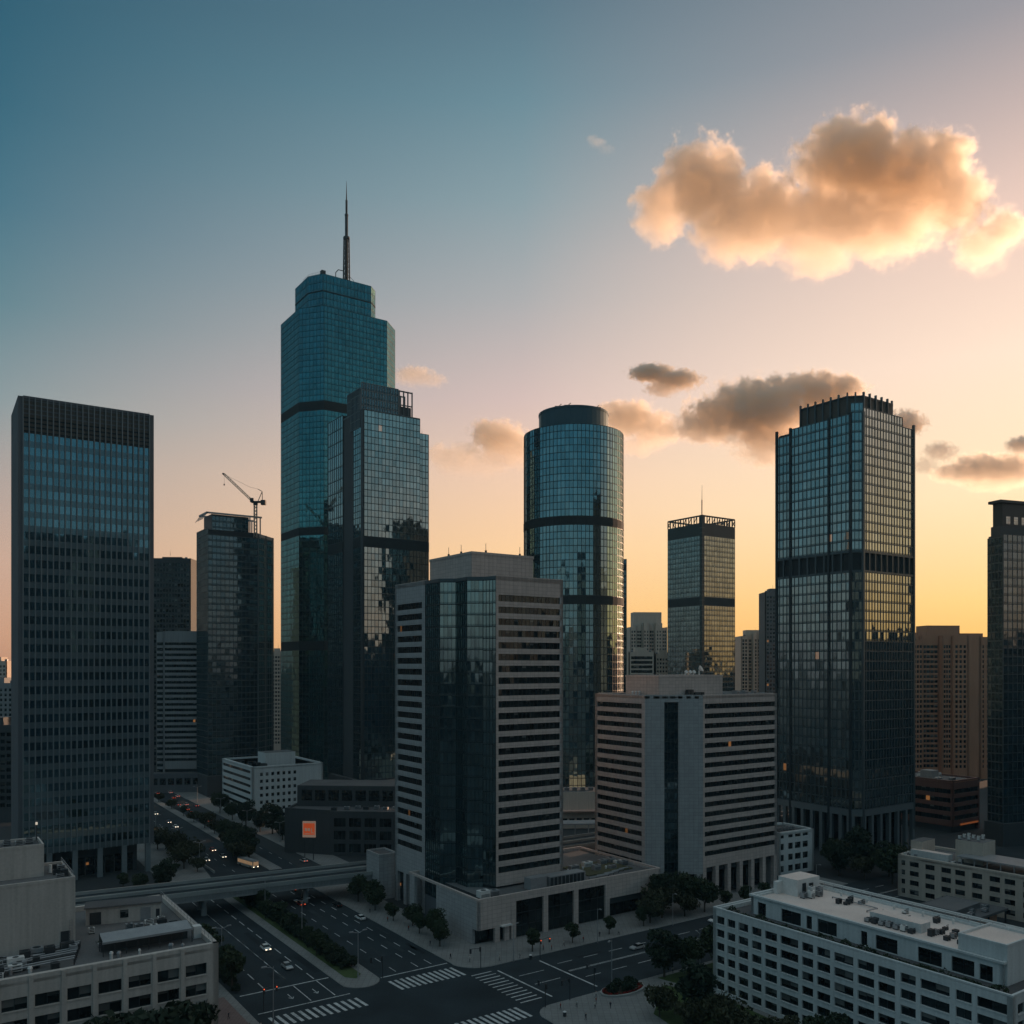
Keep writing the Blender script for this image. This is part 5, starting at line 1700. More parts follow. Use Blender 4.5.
def annex():
    ax, ay = G(61, -1.2)
    b = thing('annex', 'small plain concrete annex at the left foot of the centre block by the flyover', 'building', (ax, ay), TH)
    mb = MB(); mb.box(0, 0, 0, 7, 10, 15, 'concrete_shaded', 'roof_dark'); mb.build('wall', b)
    mb = MB(); mb.ring([(0, 0), (7, 0), (7, 10), (0, 10)], .4, 14.8, 15.5, 'concrete_shaded'); mb.build('parapet', b)
    mb = MB(); mb.face([(-.03, 6, .2), (-.03, 4, .2), (-.03, 4, 3), (-.03, 6, 3)], 'glass_shop'); mb.build('door', b)


annex()


# ------------------------------------------------------------------ flyover
def flyover():
    near = [(-330, 152), (-230, 207), (-150, 250.5), (-103.3, 275), (-45.7, 306), (-20, 321), (30, 352), (70, 380), (140, 424)]
    o = thing('flyover', 'concrete flyover with double parapets crossing the avenue behind the left block', 'bridge', near[3], 0)
    n2 = []
    for i, p in enumerate(near):
        a = Vector(near[max(i - 1, 0)]); c = Vector(near[min(i + 1, len(near) - 1)])
        d = (c - a).normalized()
        n2.append((p[0] - near[3][0], p[1] - near[3][1], -d.y, d.x))

    def strip(mb, d0, d1, z0, z1, mat, top=None):
        for (x0, y0, nx0, ny0), (x1, y1, nx1, ny1) in zip(n2[:-1], n2[1:]):
            q = [(x0 + nx0 * d0, y0 + ny0 * d0), (x1 + nx1 * d0, y1 + ny1 * d0), (x1 + nx1 * d1, y1 + ny1 * d1), (x0 + nx0 * d1, y0 + ny0 * d1)]
            mb.face([(*q[0], z1), (*q[1], z1), (*q[2], z1), (*q[3], z1)], top or mat)
            mb.face([(*q[0], z0), (*q[1], z0), (*q[1], z1), (*q[0], z1)], mat)
            mb.face([(*q[2], z0), (*q[3], z0), (*q[3], z1), (*q[2], z1)], mat)
            mb.face([(*q[3], z0), (*q[2], z0), (*q[1], z0), (*q[0], z0)], mat)
    mb = MB(); strip(mb, .3, 16.2, 6.7, 8.0, 'concrete_plain', 'asphalt'); mb.build('deck', o)
    for d0, d1 in ((0, .35), (7.7, 8.1), (8.6, 9.0), (16.1, 16.5)):
        mb = MB(); strip(mb, d0, d1, 7.6 if d0 in (0, 16.1) else 8.01, 9.0, 'kerb'); mb.build('parapet', o)
    mb = MB(); strip(mb, 0.5, 2.3, 5.6, 6.69, 'concrete_plain'); strip(mb, 13.5, 15.5, 5.6, 6.69, 'concrete_plain'); mb.build('girder', o)
    mb = MB(); strip(mb, 4.0, 4.2, 8.003, 8.012, 'paint'); strip(mb, 12.2, 12.4, 8.003, 8.012, 'paint'); mb.build('lane_line', o)
    for i, t in ((2, .3), (3, .12), (3, .62), (4, .3), (5, .5), (6, .5)):
        x0, y0, nx, ny = n2[i]; x1, y1, _, _ = n2[i + 1]
        x, y = x0 + (x1 - x0) * t, y0 + (y1 - y0) * t
        for d in (4.2, 12.2):
            mb = MB(); mb.tube((x + nx * d, y + ny * d, 0), (x + nx * d, y + ny * d, 5.6), .9, 'concrete_plain', 12)
            mb.build('pier', o)
        mb = MB(); mb.tube((x + nx * 1, y + ny * 1, 5.1), (x + nx * 15, y + ny * 15, 5.1), .55, 'concrete_plain', 6); mb.build('cross_beam', o)


flyover()

# the city behind the viewpoint, visible only as the dark shapes mirrored in the glass
mb = MB()
rb = random.Random(11)
for i in range(46):
    az = R(92 + 176 * (i + rb.random()) / 46)
    d = 260 + rb.random() * 420
    h = rb.choice((60, 85, 110, 130, 150, 175, 205, 120)) * (d / 420) ** .5
    if az < R(114) or R(160) < az < R(205): h = min(h, 60)
    x, y = math.sin(az) * d, math.cos(az) * d
    wx, wy = 18 + rb.random() * 20, 18 + rb.random() * 20
    mb.prism([(x - wx * 1.3, y), (x, y - wx * 1.3), (x + wx * 1.3, y), (x, y + wx * 1.3)], 0, h, 'far_wall')
    mb.prism([(x - wx * .6, y), (x, y - wx * .6), (x + wx * .6, y), (x, y + wx * .6)], h, h + 6 + rb.random() * 8, 'far_wall')
for i in range(40):                      # unseen blocks added right of the frame to shade streets from the low sun
    az = R(39 + 53 * (i + rb.random()) / 40)
    d = 420 + rb.random() * 420
    h = rb.uniform(66, 112) if az < R(76) else rb.uniform(40, 66)
    x, y = math.sin(az) * d, math.cos(az) * d
    wx, wy = 18 + rb.random() * 16, 16 + rb.random() * 14
    mb.prism([(x - wx * 1.3, y), (x, y - wx * 1.3), (x + wx * 1.3, y), (x, y + wx * 1.3)], 0, h, 'far_wall')
for x, y, h, wx, wy in ((420, 610, 60, 34, 26), (500, 660, 70, 30, 30), (470, 560, 64, 24, 30), (390, 545, 52, 18, 20), (560, 760, 80, 40, 40), (640, 820, 90, 40, 40), (350, 470, 44, 20, 24),  # this row: sun blockers added to shade the ground at the right
                       (140, -60, 176, 26, 24), (205, -120, 204, 30, 30), (280, -130, 196, 28, 30), (330, -200, 222, 34, 30), (410, -230, 214, 34, 34), (250, -40, 170, 22, 24)):  # this row: towers added to darken the slab tower's reflection
    mb.prism([(x - wx * 1.3, y), (x, y - wx * 1.3), (x + wx * 1.3, y), (x, y + wx * 1.3)], 0, h, 'far_wall')
tag(mb.build('unseen_city'), 'unseen dark city blocks, some added to shade the streets, mirrored in the tower glass', 'city', kind='stuff')
# ------------------------------------------------------------------ trees
def make_tree(name, label, cat, h, cw, nleaf, mat, trunk_h, leafs=.5, clumps=16, flat=.8, seed=1):
    random.seed(seed)
    t = thing(name, label, cat, (0, 0))
    mb = MB()
    mb.tube((0, 0, -.2), (0, 0, trunk_h), .035 * h * .8, 'bark', 7, .02 * h)
    ch = h - trunk_h * .8
    cz = trunk_h * .8 + ch * .5
    cl = []
    for k in range(clumps):
        u = Vector((random.gauss(0, 1), random.gauss(0, 1), random.gauss(0, 1))).normalized()
        r = random.random() ** .45
        cl.append((Vector((u.x * cw * .5 * r * .78, u.y * cw * .5 * r * .78, cz + u.z * ch * .5 * r * flat * .8)), (.16 + .16 * random.random()) * cw))
    for c, r in cl[:7]:
        mb.tube((0, 0, trunk_h * (.55 + .4 * random.random())), tuple(c), .012 * h, 'bark', 5, .004 * h)
    mb.build('trunk', t)
    mb = MB()
    per = nleaf // clumps
    for c, r in cl:
        for i in range(per):
            u = Vector((random.gauss(0, 1), random.gauss(0, 1), random.gauss(0, 1))).normalized()
            p = c + Vector((u.x, u.y, u.z * .8)) * r * (random.random() ** .35)
            leaf(mb, p, leafs * (.7 + .6 * random.random()), mat)
    mb.build('crown', t)
    random.seed(seed + 100)
    return t


protos = [make_tree('tree', '', 'tree', 11, 9.5, 2600, 'foliage', 3.2, .75, 18, .85, 21),
          make_tree('tree', '', 'tree', 13, 8.5, 2800, 'foliage_dark', 3.5, .75, 20, 1.0, 22),
          make_tree('tree', '', 'tree', 9.5, 10, 2400, 'foliage_olive', 2.8, .72, 16, .75, 23),
          make_tree('tree', '', 'tree', 7.5, 5, 1500, 'foliage', 2.4, .55, 12, .9, 24)]
shrub = make_tree('shrub', '', 'shrub', 3.2, 4.2, 1300, 'foliage_dark', .5, .42, 12, .9, 25)
used = set()


def plant(proto, a, b, label, group, s=1.0, world=None):
    xy = world or G(a, b)
    rot = random.random() * 6.28
    if proto.name not in used:
        used.add(proto.name)
        proto.location = (*xy, 0.05); proto.rotation_euler = (0, 0, rot); proto.scale = (s, s, s); proto['label'] = label; proto['group'] = group
        return proto
    return copy_thing(proto, xy, rot, label, group, s, .05)


random.seed(5)


def grove(spots, label, group, kinds, smin=.85, smax=1.15):
    for a, b in spots:
        plant(protos[random.choice(kinds)], a, b, label, group, 1.22 * (smin + random.random() * (smax - smin)))


grove([(-11, 56), (-9, 63), (-12, 70), (-7, 76), (-12, 79), (-5, 67)], 'dark tree before the columns of the second striped block',
      'trees along the pavement before the second striped block', (0, 1, 2), .7, 1.0)
grove([(-13, 88), (-13.5, 97), (-13, 107), (-13, 118)], 'small tree in the row before the columns of the second striped block',
      'small trees before the second striped block', (3,), .5, .8)
grove([(-50, 33), (-52, 42), (-49, 51), (-54, 58), (-50, 66), (-57, 70), (-51, 76), (-56, 84), (-50, 92), (-58, 97), (-48, 26)],
      'dark tree in the grove left of the white office block', 'trees left of the white office block', (0, 1, 2), .65, .95)
grove([(-72, 13), (-66, 7), (-79, 12), (-86, 9), (-94, 17), (-99, 19), (-104, 20), (-76, 6), (-92, 10)],
      'dark tree on the plaza below the front of the white office block', 'trees below the white office block', (0, 1, 2), .6, .85)
grove([(-6, 158), (2, 166), (-8, 170), (-1, 178), (5, 184), (-15, 161), (-18, 172), (-14, 184), (-25, 163)],
      'dark tree at the foot of the gridded glass tower', 'trees before the gridded glass tower', (0, 1, 2), .8, 1.15)
grove([(-47, -91), (-50, -97), (-45, -103)], 'big dark tree against the front of the bottom left office block', 'trees before the bottom left block', (1,), 1.15, 1.35)
grove([(26, -67), (19, -66.4), (13, -67.2), (34, -67), (6.5, -67.6)], 'small tree on the left kerb beside the bottom left office block', 'trees on the left kerb', (3,), .75, 1.15)
grove([(56, -6), (50, -8), (43, -6.5), (36, -8.5), (28, -6), (20, -8), (13, -6.5), (6, -9), (63, -8)], 'street tree on the pavement left of the podium', 'street trees left of the podium', (3, 0), .45, .72)
grove([(-12.5, 10), (-12.8, 24), (-12.6, 38), (-12.4, 52)], 'slim street tree in front of the podium shop windows', 'street trees before the podium', (3,), .6, .8)
grove([(146, -20), (150, -17), (155, -22), (143, -24), (160, -19), (167, -20), (174, -17)], 'dark tree in the clump just behind the flyover', 'trees behind the flyover', (0, 2, 1), .6, .9)
grove([(205, 6), (214, 8), (223, 5), (232, 6), (245, 5), (258, 7), (270, 6), (196, 9), (188, 12), (180, 8), (171, 14), (163, 12)],
      'dark street tree at the foot of the white low block', 'trees before the white low block', (0, 1, 3), .65, .95)
grove([(138, -41), (146, -44), (155, -40), (166, -43), (178, -41), (190, -44), (203, -41), (218, -43), (234, -41), (252, -44), (272, -42), (296, -44), (322, -43)],
      'dark tree along the left side of the far avenue', 'trees left of the far avenue', (0, 1, 2, 3), .55, .95)
grove([(182, -14), (196, -13.5), (212, -13.5), (230, -13), (250, -13), (272, -12.5), (300, -12), (330, -12)],
      'dark tree on the narrow median of the far avenue', 'trees on the far median', (0, 2, 3), .5, .8)
grove([(150, 30), (144, 38), (142, 44), (139, 52)], 'dark tree before the dark low building with the billboard', 'trees before the dark low building', (0, 3), .55, .85)
grove([(112, -60), (118, -66), (124, -57), (126, -70), (135, -50)], 'dark tree beside the columns of the ribbed slab tower', 'trees beside the slab tower', (0, 3, 1), .5, .8)
grove([(12, -40), (18, -41), (30, -39), (41, -40), (52, -39), (61, -40.5), (70, -38.5), (80, -39), (90, -38)], 'small tree rising out of the median hedge', 'trees in the median hedge', (3,), .6, .9)
for k in range(26):
    a = 4 + k * 3.5
    for b in (-39.5, -37.2):
        plant(shrub, a + random.random(), b + random.random() * .8, 'dark rounded shrub in the median hedge', 'shrubs of the median hedge', .75 + random.random() * .5)
for k in range(5):
    plant(shrub, -47.6 - random.random() * 3, 7.5 + k * 1.9, 'dark shrub in the red flower bed on the corner plaza', 'shrubs in the flower bed', .7 + random.random() * .3)
for k in range(9):
    plant(shrub, 4 + k * 3.6, -67.5, 'shrub along the left kerb beside the bottom left office block', 'shrubs on the left kerb', .5 + random.random() * .4)

# flower bed
fx, fy = G(-49, 11)
fb = thing('flower_bed', 'red flower bed with a low stone rim on the corner plaza', 'flower bed', (fx, fy), TH)
mb = MB(); mb.ring([(6.6 * math.cos(k * .4488), 3.6 * math.sin(k * .4488)) for k in range(14)], .5, 0, .65, 'kerb'); mb.build('rim', fb)
mb = MB(); mb.prism([(6.2 * math.cos(k * .4488), 3.2 * math.sin(k * .4488)) for k in range(14)], .1, .5, 'bark'); mb.build('soil', fb)
mb = MB()
for k in range(900):
    r = .80 + .2 * random.random(); t = random.random() * 6.28
    leaf(mb, Vector((6.1 * r * math.cos(t), 3.1 * r * math.sin(t), .55 + random.random() * .45)), .32, 'flowers' if k % 4 else 'foliage')
o = mb.build('flowers', fb); o['kind'] = 'stuff'


# ------------------------------------------------------------------ street lamps and signals
def make_lamp(h, arms, lit, mat='metal_grey'):
    t = thing('street_lamp', '', 'street lamp', (0, 0))
    mb = MB(); mb.tube((0, 0, 0), (0, 0, .8), .22, mat, 8); mb.tube((0, 0, .8), (0, 0, h), .13, mat, 8, .08); mb.build('pole', t)
    for s in arms:
        mb = MB(); mb.tube((0, 0, h - .25), (s * 1.9, 0, h + .25), .06, mat, 6); mb.build('arm', t)
        mb = MB(); mb.box(s * 1.9 - .55, -.2, h + .16, s * 1.9 + .55, .2, h + .38, mat)
        mb.face([(s * 1.9 - .45, -.16, h + .155), (s * 1.9 - .45, .16, h + .155), (s * 1.9 + .45, .16, h + .155), (s * 1.9 + .45, -.16, h + .155)], 'lamp_white' if lit else 'metal_white')
        mb.build('lamp_head', t)
    return t


def make_signal(h=5.5, side=1):
    t = thing('traffic_light', '', 'traffic light', (0, 0))
    mb = MB(); mb.tube((0, 0, 0), (0, 0, h), .11, 'metal_dark', 8); mb.build('pole', t)
    mb = MB(); mb.tube((0, 0, h - .3), (3.2 * side, 0, h), .07, 'metal_dark', 6); mb.build('arm', t)
    for x in (0, 3.0 * side):
        mb = MB(); mb.box(x - .22, -.42, h - 1.3, x + .22, -.12, h - .1, 'metal_dark'); hd = mb.build('signal_head', t)
        mb = MB(); mb.tube((x, -.43, h - .32), (x, -.47, h - .32), .13, 'lamp_red', 8); mb.build('red_light', hd)
        mb = MB(); mb.tube((x, -.43, h - .7), (x, -.46, h - .7), .13, 'metal_dark', 8); mb.tube((x, -.43, h - 1.08), (x, -.46, h - 1.08), .13, 'metal_dark', 8); mb.build('dark_light', hd)
    return t


lampA, lampB, lampL = make_lamp(11.5, (1, -1), False), make_lamp(11.5, (-1,), False), make_lamp(9, (1, -1), True)
sig = make_signal()
seen = set()


def put(proto, a, b, rot, label, group=None, s=1.0):
    if proto.name in seen:
        return copy_thing(proto, G(a, b), rot, label, group, s, KZ)
    seen.add(proto.name)
    proto.location = (*G(a, b), KZ); proto.rotation_euler = (0, 0, rot); proto['label'] = label; proto.scale = (s,) * 3
    if group: proto['group'] = group


put(lampA, -3.5, -38.5, TH, 'twin armed grey lamp post on the near tip of the median')
put(lampB, -45.5, 10.5, TH + R(30), 'tall lamp post with one arm behind the red flower bed')
put(lampA, 20, -66.2, TH, 'twin armed lamp post on the left kerb by the bottom left office block')
for a in (34, 66):
    put(lampA, a, -39, TH, 'twin armed lamp post standing in the median hedge', 'lamp posts in the median hedge')
put(lampB, -16.4, 1, TH + R(200), 'lamp post at the pavement corner of the podium', None, .85)
put(lampB, -16.8, 30, TH + R(80), 'single armed lamp post before the podium shop windows', None, .85)
for b in (60, 95, 130):
    put(lampB, -16.8, b, TH + R(80), 'single armed lamp post on the pavement of the second striped block', 'lamp posts before the second striped block', .85)
for a, b in ((-47, 40), (-47, 75)):
    put(lampB, a, b, TH - R(100), 'single armed lamp post among the trees left of the white office block', 'lamp posts in the grove', .75)
put(lampB, -20, -66.5, TH, 'thick grey lamp post at the bottom left crossing', None, 1.1)
for a, b in ((150, -37), (185, -37), (225, -37), (270, -37), (330, -38)):
    put(lampL, a, b, TH, 'lit lamp post on the left side of the far avenue', 'lit lamp posts left of the far avenue')
for a, b in ((175, 5), (215, 3), (262, 4), (315, 6), (380, 8), (150, 10)):
    put(lampL, a, b, TH, 'lit lamp post on the right side of the far avenue', 'lit lamp posts right of the far avenue')
put(lampL, 168, -14, TH, 'lit lamp post on the narrow far median')
for a, b, l in ((32, -7, 'small lit lamp in the trees left of the podium'), (16, -5.5, 'small lit lamp near the podium corner trees')):
    put(lampL, a, b, TH, l, None, .5)
put(sig, -7.5, -33.6, TH + R(180), 'traffic light on the median facing the podium carriageway')
put(sig, -15.6, -9, TH + R(180), 'traffic light on the kerb at the podium corner')
put(sig, -46.8, -11, TH + R(90), 'traffic light at the near corner of the plaza')
put(sig, -19, 7.9, TH + R(0), 'traffic light on the podium kerb beside the cross street stop line')
put(sig, -44.6, 5.6, TH + R(90), 'traffic light on the plaza kerb near the flower bed')
put(sig, -12, -66, TH, 'traffic light on the bottom left pavement')
put(sig, -46.5, -3.5, TH + R(200), 'traffic light on the plaza kerb by the hatched crossing')


# ------------------------------------------------------------------ cars and buses
def make_car(paint, L=4.5, W=1.8, H=1.45, lit=0):
    """local +x is forward"""
    c = thing('car', '', 'car', (0, 0))
    hl, hw = L / 2, W / 2
    side = [(-hl, .35), (-hl, .78), (-hl + .12, .92), (-hl + .75, .98), (hl - 1.35, .95), (hl - .25, .80), (hl, .62), (hl, .35)]
    mb = MB()
    n = len(side)
    for y0, y1 in ((-hw, hw),):
        pl = [(x, y0 + (.06 if z > .7 else 0), z) for x, z in side]; pr = [(x, y1 - (.06 if z > .7 else 0), z) for x, z in side]
        mb.face(pl, paint); mb.face(pr[::-1], paint)
        for i in range(n):
            j = (i + 1) % n
            mb.face([pl[j], pl[i], pr[i], pr[j]], paint)
    roofz = H
    r0, r1 = -hl + 1.05, hl - 2.0
    b0, b1 = -hl + .45, hl - 1.25
    ti, bi = hw - .28, hw - .08
    lo = [(b0, -bi, .96), (b1, -bi, .94), (b1, bi, .94), (b0, bi, .96)]; hi = [(r0, -ti, roofz), (r1, -ti, roofz), (r1, ti, roofz), (r0, ti, roofz)]
    mb.face(hi, paint)
    for i in range(4):
        j = (i + 1) % 4
        mb.face([lo[i], lo[j], hi[j], hi[i]], 'tyre')
    mb.build('body', c)
    for i in range(4):
        j = (i + 1) % 4
        q = [Vector(lo[i]), Vector(lo[j]), Vector(hi[j]), Vector(hi[i])]
        ce = sum(q, Vector()) / 4
        nrm = (q[1] - q[0]).cross(q[3] - q[0]).normalized()
        w = MB(); w.face([ce + (p - ce) * .86 + nrm * .012 for p in q], 'glass_window', [(0, 0), (1, 0), (1, 1), (0, 1)]); w.build('window', c)
    for x in (-hl + .8, hl - .85):
        for s in (-1, 1):
            w = MB(); w.tube((x, s * (hw - .2), .32), (x, s * (hw + .02), .32), .32, 'tyre', 12); wh = w.build('wheel', c)
            w = MB(); w.tube((x, s * (hw + .02), .32), (x, s * (hw + .035), .32), .19, 'metal_grey', 8); w.build('rim', wh)
    for s in (-1, 1):
        k = hw - .32
        w = MB(); w.box(hl - .03, s * k - .2, .58, hl + .02, s * k + .2, .74, 'lamp_white' if lit else 'metal_white'); w.build('headlight', c)
        w = MB(); w.box(-hl - .02, s * k - .2, .68, -hl + .03, s * k + .2, .84, 'lamp_red' if lit else 'flowers'); w.build('taillight', c)
    return c


cars = {k: make_car('car_' + k, lit=1) for k in ('silver', 'white', 'black', 'red', 'blue')}
cars0 = {k: make_car('car_' + k, lit=0) for k in ('silver', 'white', 'black')}
AWAY, TOWARD = TH + R(90), TH - R(90)


def drive(c, a, b, rot, label, group=None, z=.016):
    if c.name in seen:
        return copy_thing(c, G(a, b), rot, label, group, 1.0, z)
    seen.add(c.name)
    c.location = (*G(a, b), z); c.rotation_euler = (0, 0, rot); c['label'] = label
    if group: c['group'] = group


drive(cars['white'], 31.5, -50.6, TOWARD, 'pale car in the middle of the near left carriageway, the farther of two')
drive(cars0['silver'], 13.5, -51.0, TOWARD, 'silver car with dark windows nearer the stop line on the left carriageway')
drive(cars['red'], 70, -25.5, AWAY, 'red car with tail lights lit on the carriageway left of the podium')
drive(cars['black'], 90, -20, AWAY, 'dark car with tail lights lit just before the flyover')
drive(cars0['black'], 62, -16, AWAY, 'dark car at the kerb left of the podium trees')
drive(cars0['white'], 44, -16.0, AWAY, 'white car parked at the kerb left of the podium')
drive(cars0['silver'], -27, 36, TH + R(180), 'silver car in the cross street before the podium')
drive(cars0['black'], -38, 62, TH, 'dark car in the cross street under the trees')
drive(cars0['white'], -21, 74, TH + R(180), 'white car at the far end of the cross street')
drive(cars0['black'], -56, 44, TH + R(60), 'dark car parked under the trees left of the white office block', z=KZ + .06)
rc = random.Random(3)
ks = list(cars)
for a0 in range(128, 470, 9):
    for b in (-33, -29.3, -25.6):
        dens = .08 if a0 < 220 else .2 if a0 < 290 else .42
        if rc.random() < dens:
            drive(cars[rc.choice(ks)], a0 + rc.random() * 4, b + (a0 - 130) * .012, TOWARD, 'oncoming car with lit headlights in the far avenue traffic', 'oncoming cars in the far avenue')
    for b in (-8, -4.2, -.5):
        if rc.random() < (.1 if a0 < 220 else .2 if a0 < 290 else .4):
            drive(cars[rc.choice(ks)], a0 + rc.random() * 4, b + (a0 - 130) * .012, AWAY, 'car driving away with red tail lights in the far avenue traffic', 'cars driving away in the far avenue')


def bus(a, b, rot, label, glow):
    x, y = G(a, b)
    c = thing('bus', label, 'bus', (x, y), rot, None, .016)
    mb = MB(); mb.box(-6, -1.25, .45, 6, 1.25, 3.1, 'bus_paint', 'bus_paint'); mb.box(-5.4, -1.05, 3.1, 5.4, 1.05, 3.3, 'metal_grey'); mb.build('body', c)
    for s in (-1, 1):
        for k in range(6):
            x0 = -5.6 + k * 1.9
            w = MB(); w.box(x0, s * 1.25 - .02, 1.4, x0 + 1.6, s * 1.25 + .02, 2.75, glow); w.build('window', c)
        for x0 in (-3.8, 3.9):
            w = MB(); w.tube((x0, s * 1.05, .5), (x0, s * 1.28, .5), .5, 'tyre', 12); w.build('wheel', c)
    w = MB(); w.box(5.98, -1.1, 1.3, 6.03, 1.1, 2.8, glow); w.build('windscreen', c)
    for s in (-.9, .9):
        w = MB(); w.box(5.98, s - .2, .75, 6.04, s + .2, .95, 'lamp_white'); w.build('headlight', c)
        w = MB(); w.box(-6.03, s - .2, .9, -5.98, s + .2, 1.15, 'lamp_red'); w.build('taillight', c)


bus(136, -22, TOWARD + R(12), 'bus with glowing windows just behind the flyover', 'bus_light')
bus(137, 23, TH + R(10), 'bus glowing orange before the dark low building', 'lamp_orange')

# low barrier wall along the far carriageway
bx, by = G(132, -36.2)
br = thing('barrier', 'low concrete barrier with a rail along the left edge of the far avenue', 'barrier', (bx, by), TH)
mb = MB(); mb.box(-.2, 0, 0, .2, 95, .9, 'kerb'); mb.build('wall', br)
mb = MB(); mb.box(-.06, 0, .95, .06, 95, 1.05, 'crane_paint')
for k in range(20): mb.box(-.05, k * 5, .88, .05, k * 5 + .1, .97, 'metal_grey')
mb.build('rail', br)


# ------------------------------------------------------------------ people
def make_person(shirt, trousers, stride=.22):
    J = dict(pel=(0, 0, .95), che=(.02, 0, 1.25), sho=(.02, 0, 1.42), nek=(.03, 0, 1.5), hd=(.05, 0, 1.62), top=(.04, 0, 1.74),
             hl=(0, .09, .92), kl=(stride * .7, .10, .50), al=(stride * .6, .10, .09), tl=(stride * .6 + .17, .11, .04),
             hr=(0, -.09, .92), kr=(-stride * .1, -.10, .50), ar=(-stride * 1.2, -.10, .12), tr=(-stride * 1.2 + .15, -.11, .04),
             sl=(.02, .18, 1.40), el=(-.06, .23, 1.13), wl=(.04, .24, .90), fl=(.08, .235, .82),
             sr=(.02, -.18, 1.40), er=(.0, -.23, 1.13), wr=(.14, -.23, .93), fr=(.20, -.225, .86))
    rad = dict(pel=.14, che=.15, sho=.12, nek=.06, hd=.10, top=.07, hl=.095, kl=.062, al=.045, tl=.035, hr=.095, kr=.062, ar=.045, tr=.035,
               sl=.065, el=.045, wl=.033, fl=.03, sr=.065, er=.045, wr=.033, fr=.03)
    E = [('pel', 'che'), ('che', 'sho'), ('sho', 'nek'), ('nek', 'hd'), ('hd', 'top'), ('pel', 'hl'), ('hl', 'kl'), ('kl', 'al'), ('al', 'tl'), ('pel', 'hr'), ('hr', 'kr'),
         ('kr', 'ar'), ('ar', 'tr'), ('sho', 'sl'), ('sl', 'el'), ('el', 'wl'), ('wl', 'fl'), ('sho', 'sr'), ('sr', 'er'), ('er', 'wr'), ('wr', 'fr')]
    ks_ = list(J)
    me = bpy.data.meshes.new('person')
    me.from_pydata([J[k] for k in ks_], [(ks_.index(a), ks_.index(b)) for a, b in E], [])
    tmp = bpy.data.objects.new('tmp', me); COL.objects.link(tmp)
    tmp.modifiers.new('Skin', 'SKIN')
    if not me.skin_vertices: me.attributes
    sv = me.skin_vertices[0].data
    for i, k in enumerate(ks_):
        sv[i].radius = (rad[k] * (1.25 if k in ('che', 'sho') else 1) * .85, rad[k] * (1.25 if k in ('che', 'sho') else 1))
        sv[i].use_root = (k == 'pel')
    ss = tmp.modifiers.new('Sub', 'SUBSURF'); ss.levels = 1; ss.render_levels = 1
    dg = bpy.context.evaluated_depsgraph_get()
    m2 = bpy.data.meshes.new_from_object(tmp.evaluated_get(dg))
    bpy.data.objects.remove(tmp)
    for m in (shirt, trousers, 'skin', 'tyre'):
        m2.materials.append(M[m])
    for p in m2.polygons:
        z, y = p.center.z, abs(p.center.y)
        p.material_index = 3 if z < .1 or z > 1.67 else 2 if z > 1.48 or (y > .19 and z < .95) else 1 if z < .96 else 0
        p.use_smooth = True
    return m2


pm = [make_person('cloth_dark', 'cloth_dark'), make_person('cloth_pale', 'cloth_dark', .3), make_person('cloth_red', 'cloth_dark', .12)]
desc = ['in dark clothes', 'in a pale top and dark trousers', 'in a red top and dark trousers']
rp = random.Random(9)
for a, b, where in ((-14, -2, 'on the podium corner pavement'), (-15, 4, 'on the podium corner pavement'), (-13.5, 13, 'before the podium shop windows'), (-14.8, 15, 'before the podium shop windows'),
                    (-14, 27, 'before the podium shop windows'), (-50, -9, 'on the corner plaza'), (-52, 0, 'on the corner plaza'), (-54, -2, 'on the corner plaza'), (-49, 2.5, 'on the corner plaza'),
                    (-22, -70, 'on the bottom left pavement'), (-20.5, -72, 'on the bottom left pavement'), (-12, -74, 'on the bottom left pavement'), (4, -72, 'on the bottom left pavement'),
                    (24, -9.5, 'under trees left of the podium'), (36, -10.5, 'under trees left of the podium'), (-47, 30, 'under trees by the white block'), (-13, 34, 'before the podium shop windows'), (-14.6, 40, 'before the podium shop windows'), (-13.8, 20, 'before the podium shop windows'), (-51, -5, 'on the corner plaza'), (-56, 1, 'on the corner plaza'), (-58, -8, 'on the corner plaza'), (-5, -12, 'on the podium corner pavement'), (-10, -9, 'on the podium corner pavement'), (8, -11, 'under trees left of the podium'), (48, -10.8, 'under trees left of the podium'), (12, -73, 'on the bottom left pavement'), (-5, -76, 'on the bottom left pavement')):
    k = rp.randrange(3)
    o = link('person', pm[k]); o.location = (*G(a, b), KZ + (.02 if b < -69 else 0)); o.rotation_euler = (0, 0, rp.random() * 6.28)
    tag(o, 'person %s walking %s' % (desc[k], where), 'person', 'people %s' % where)

# bins and bollards on the plaza
for k, (a, b) in enumerate(((-53.5, -10.5), (-17.2, 6))):
    x, y = G(a, b)
    t = thing('litter_bin', ('dark litter bin on the rounded tip of the corner plaza', 'dark litter bin on the podium corner pavement')[k], 'litter bin', (x, y), TH, None, KZ)
    mb = MB(); mb.tube((0, 0, 0), (0, 0, 1.0), .38, 'metal_dark', 12, .42); mb.build('drum', t)
    mb = MB(); mb.tube((0, 0, 1.0), (0, 0, 1.18), .46, 'metal_white', 12, .25); mb.build('lid', t)


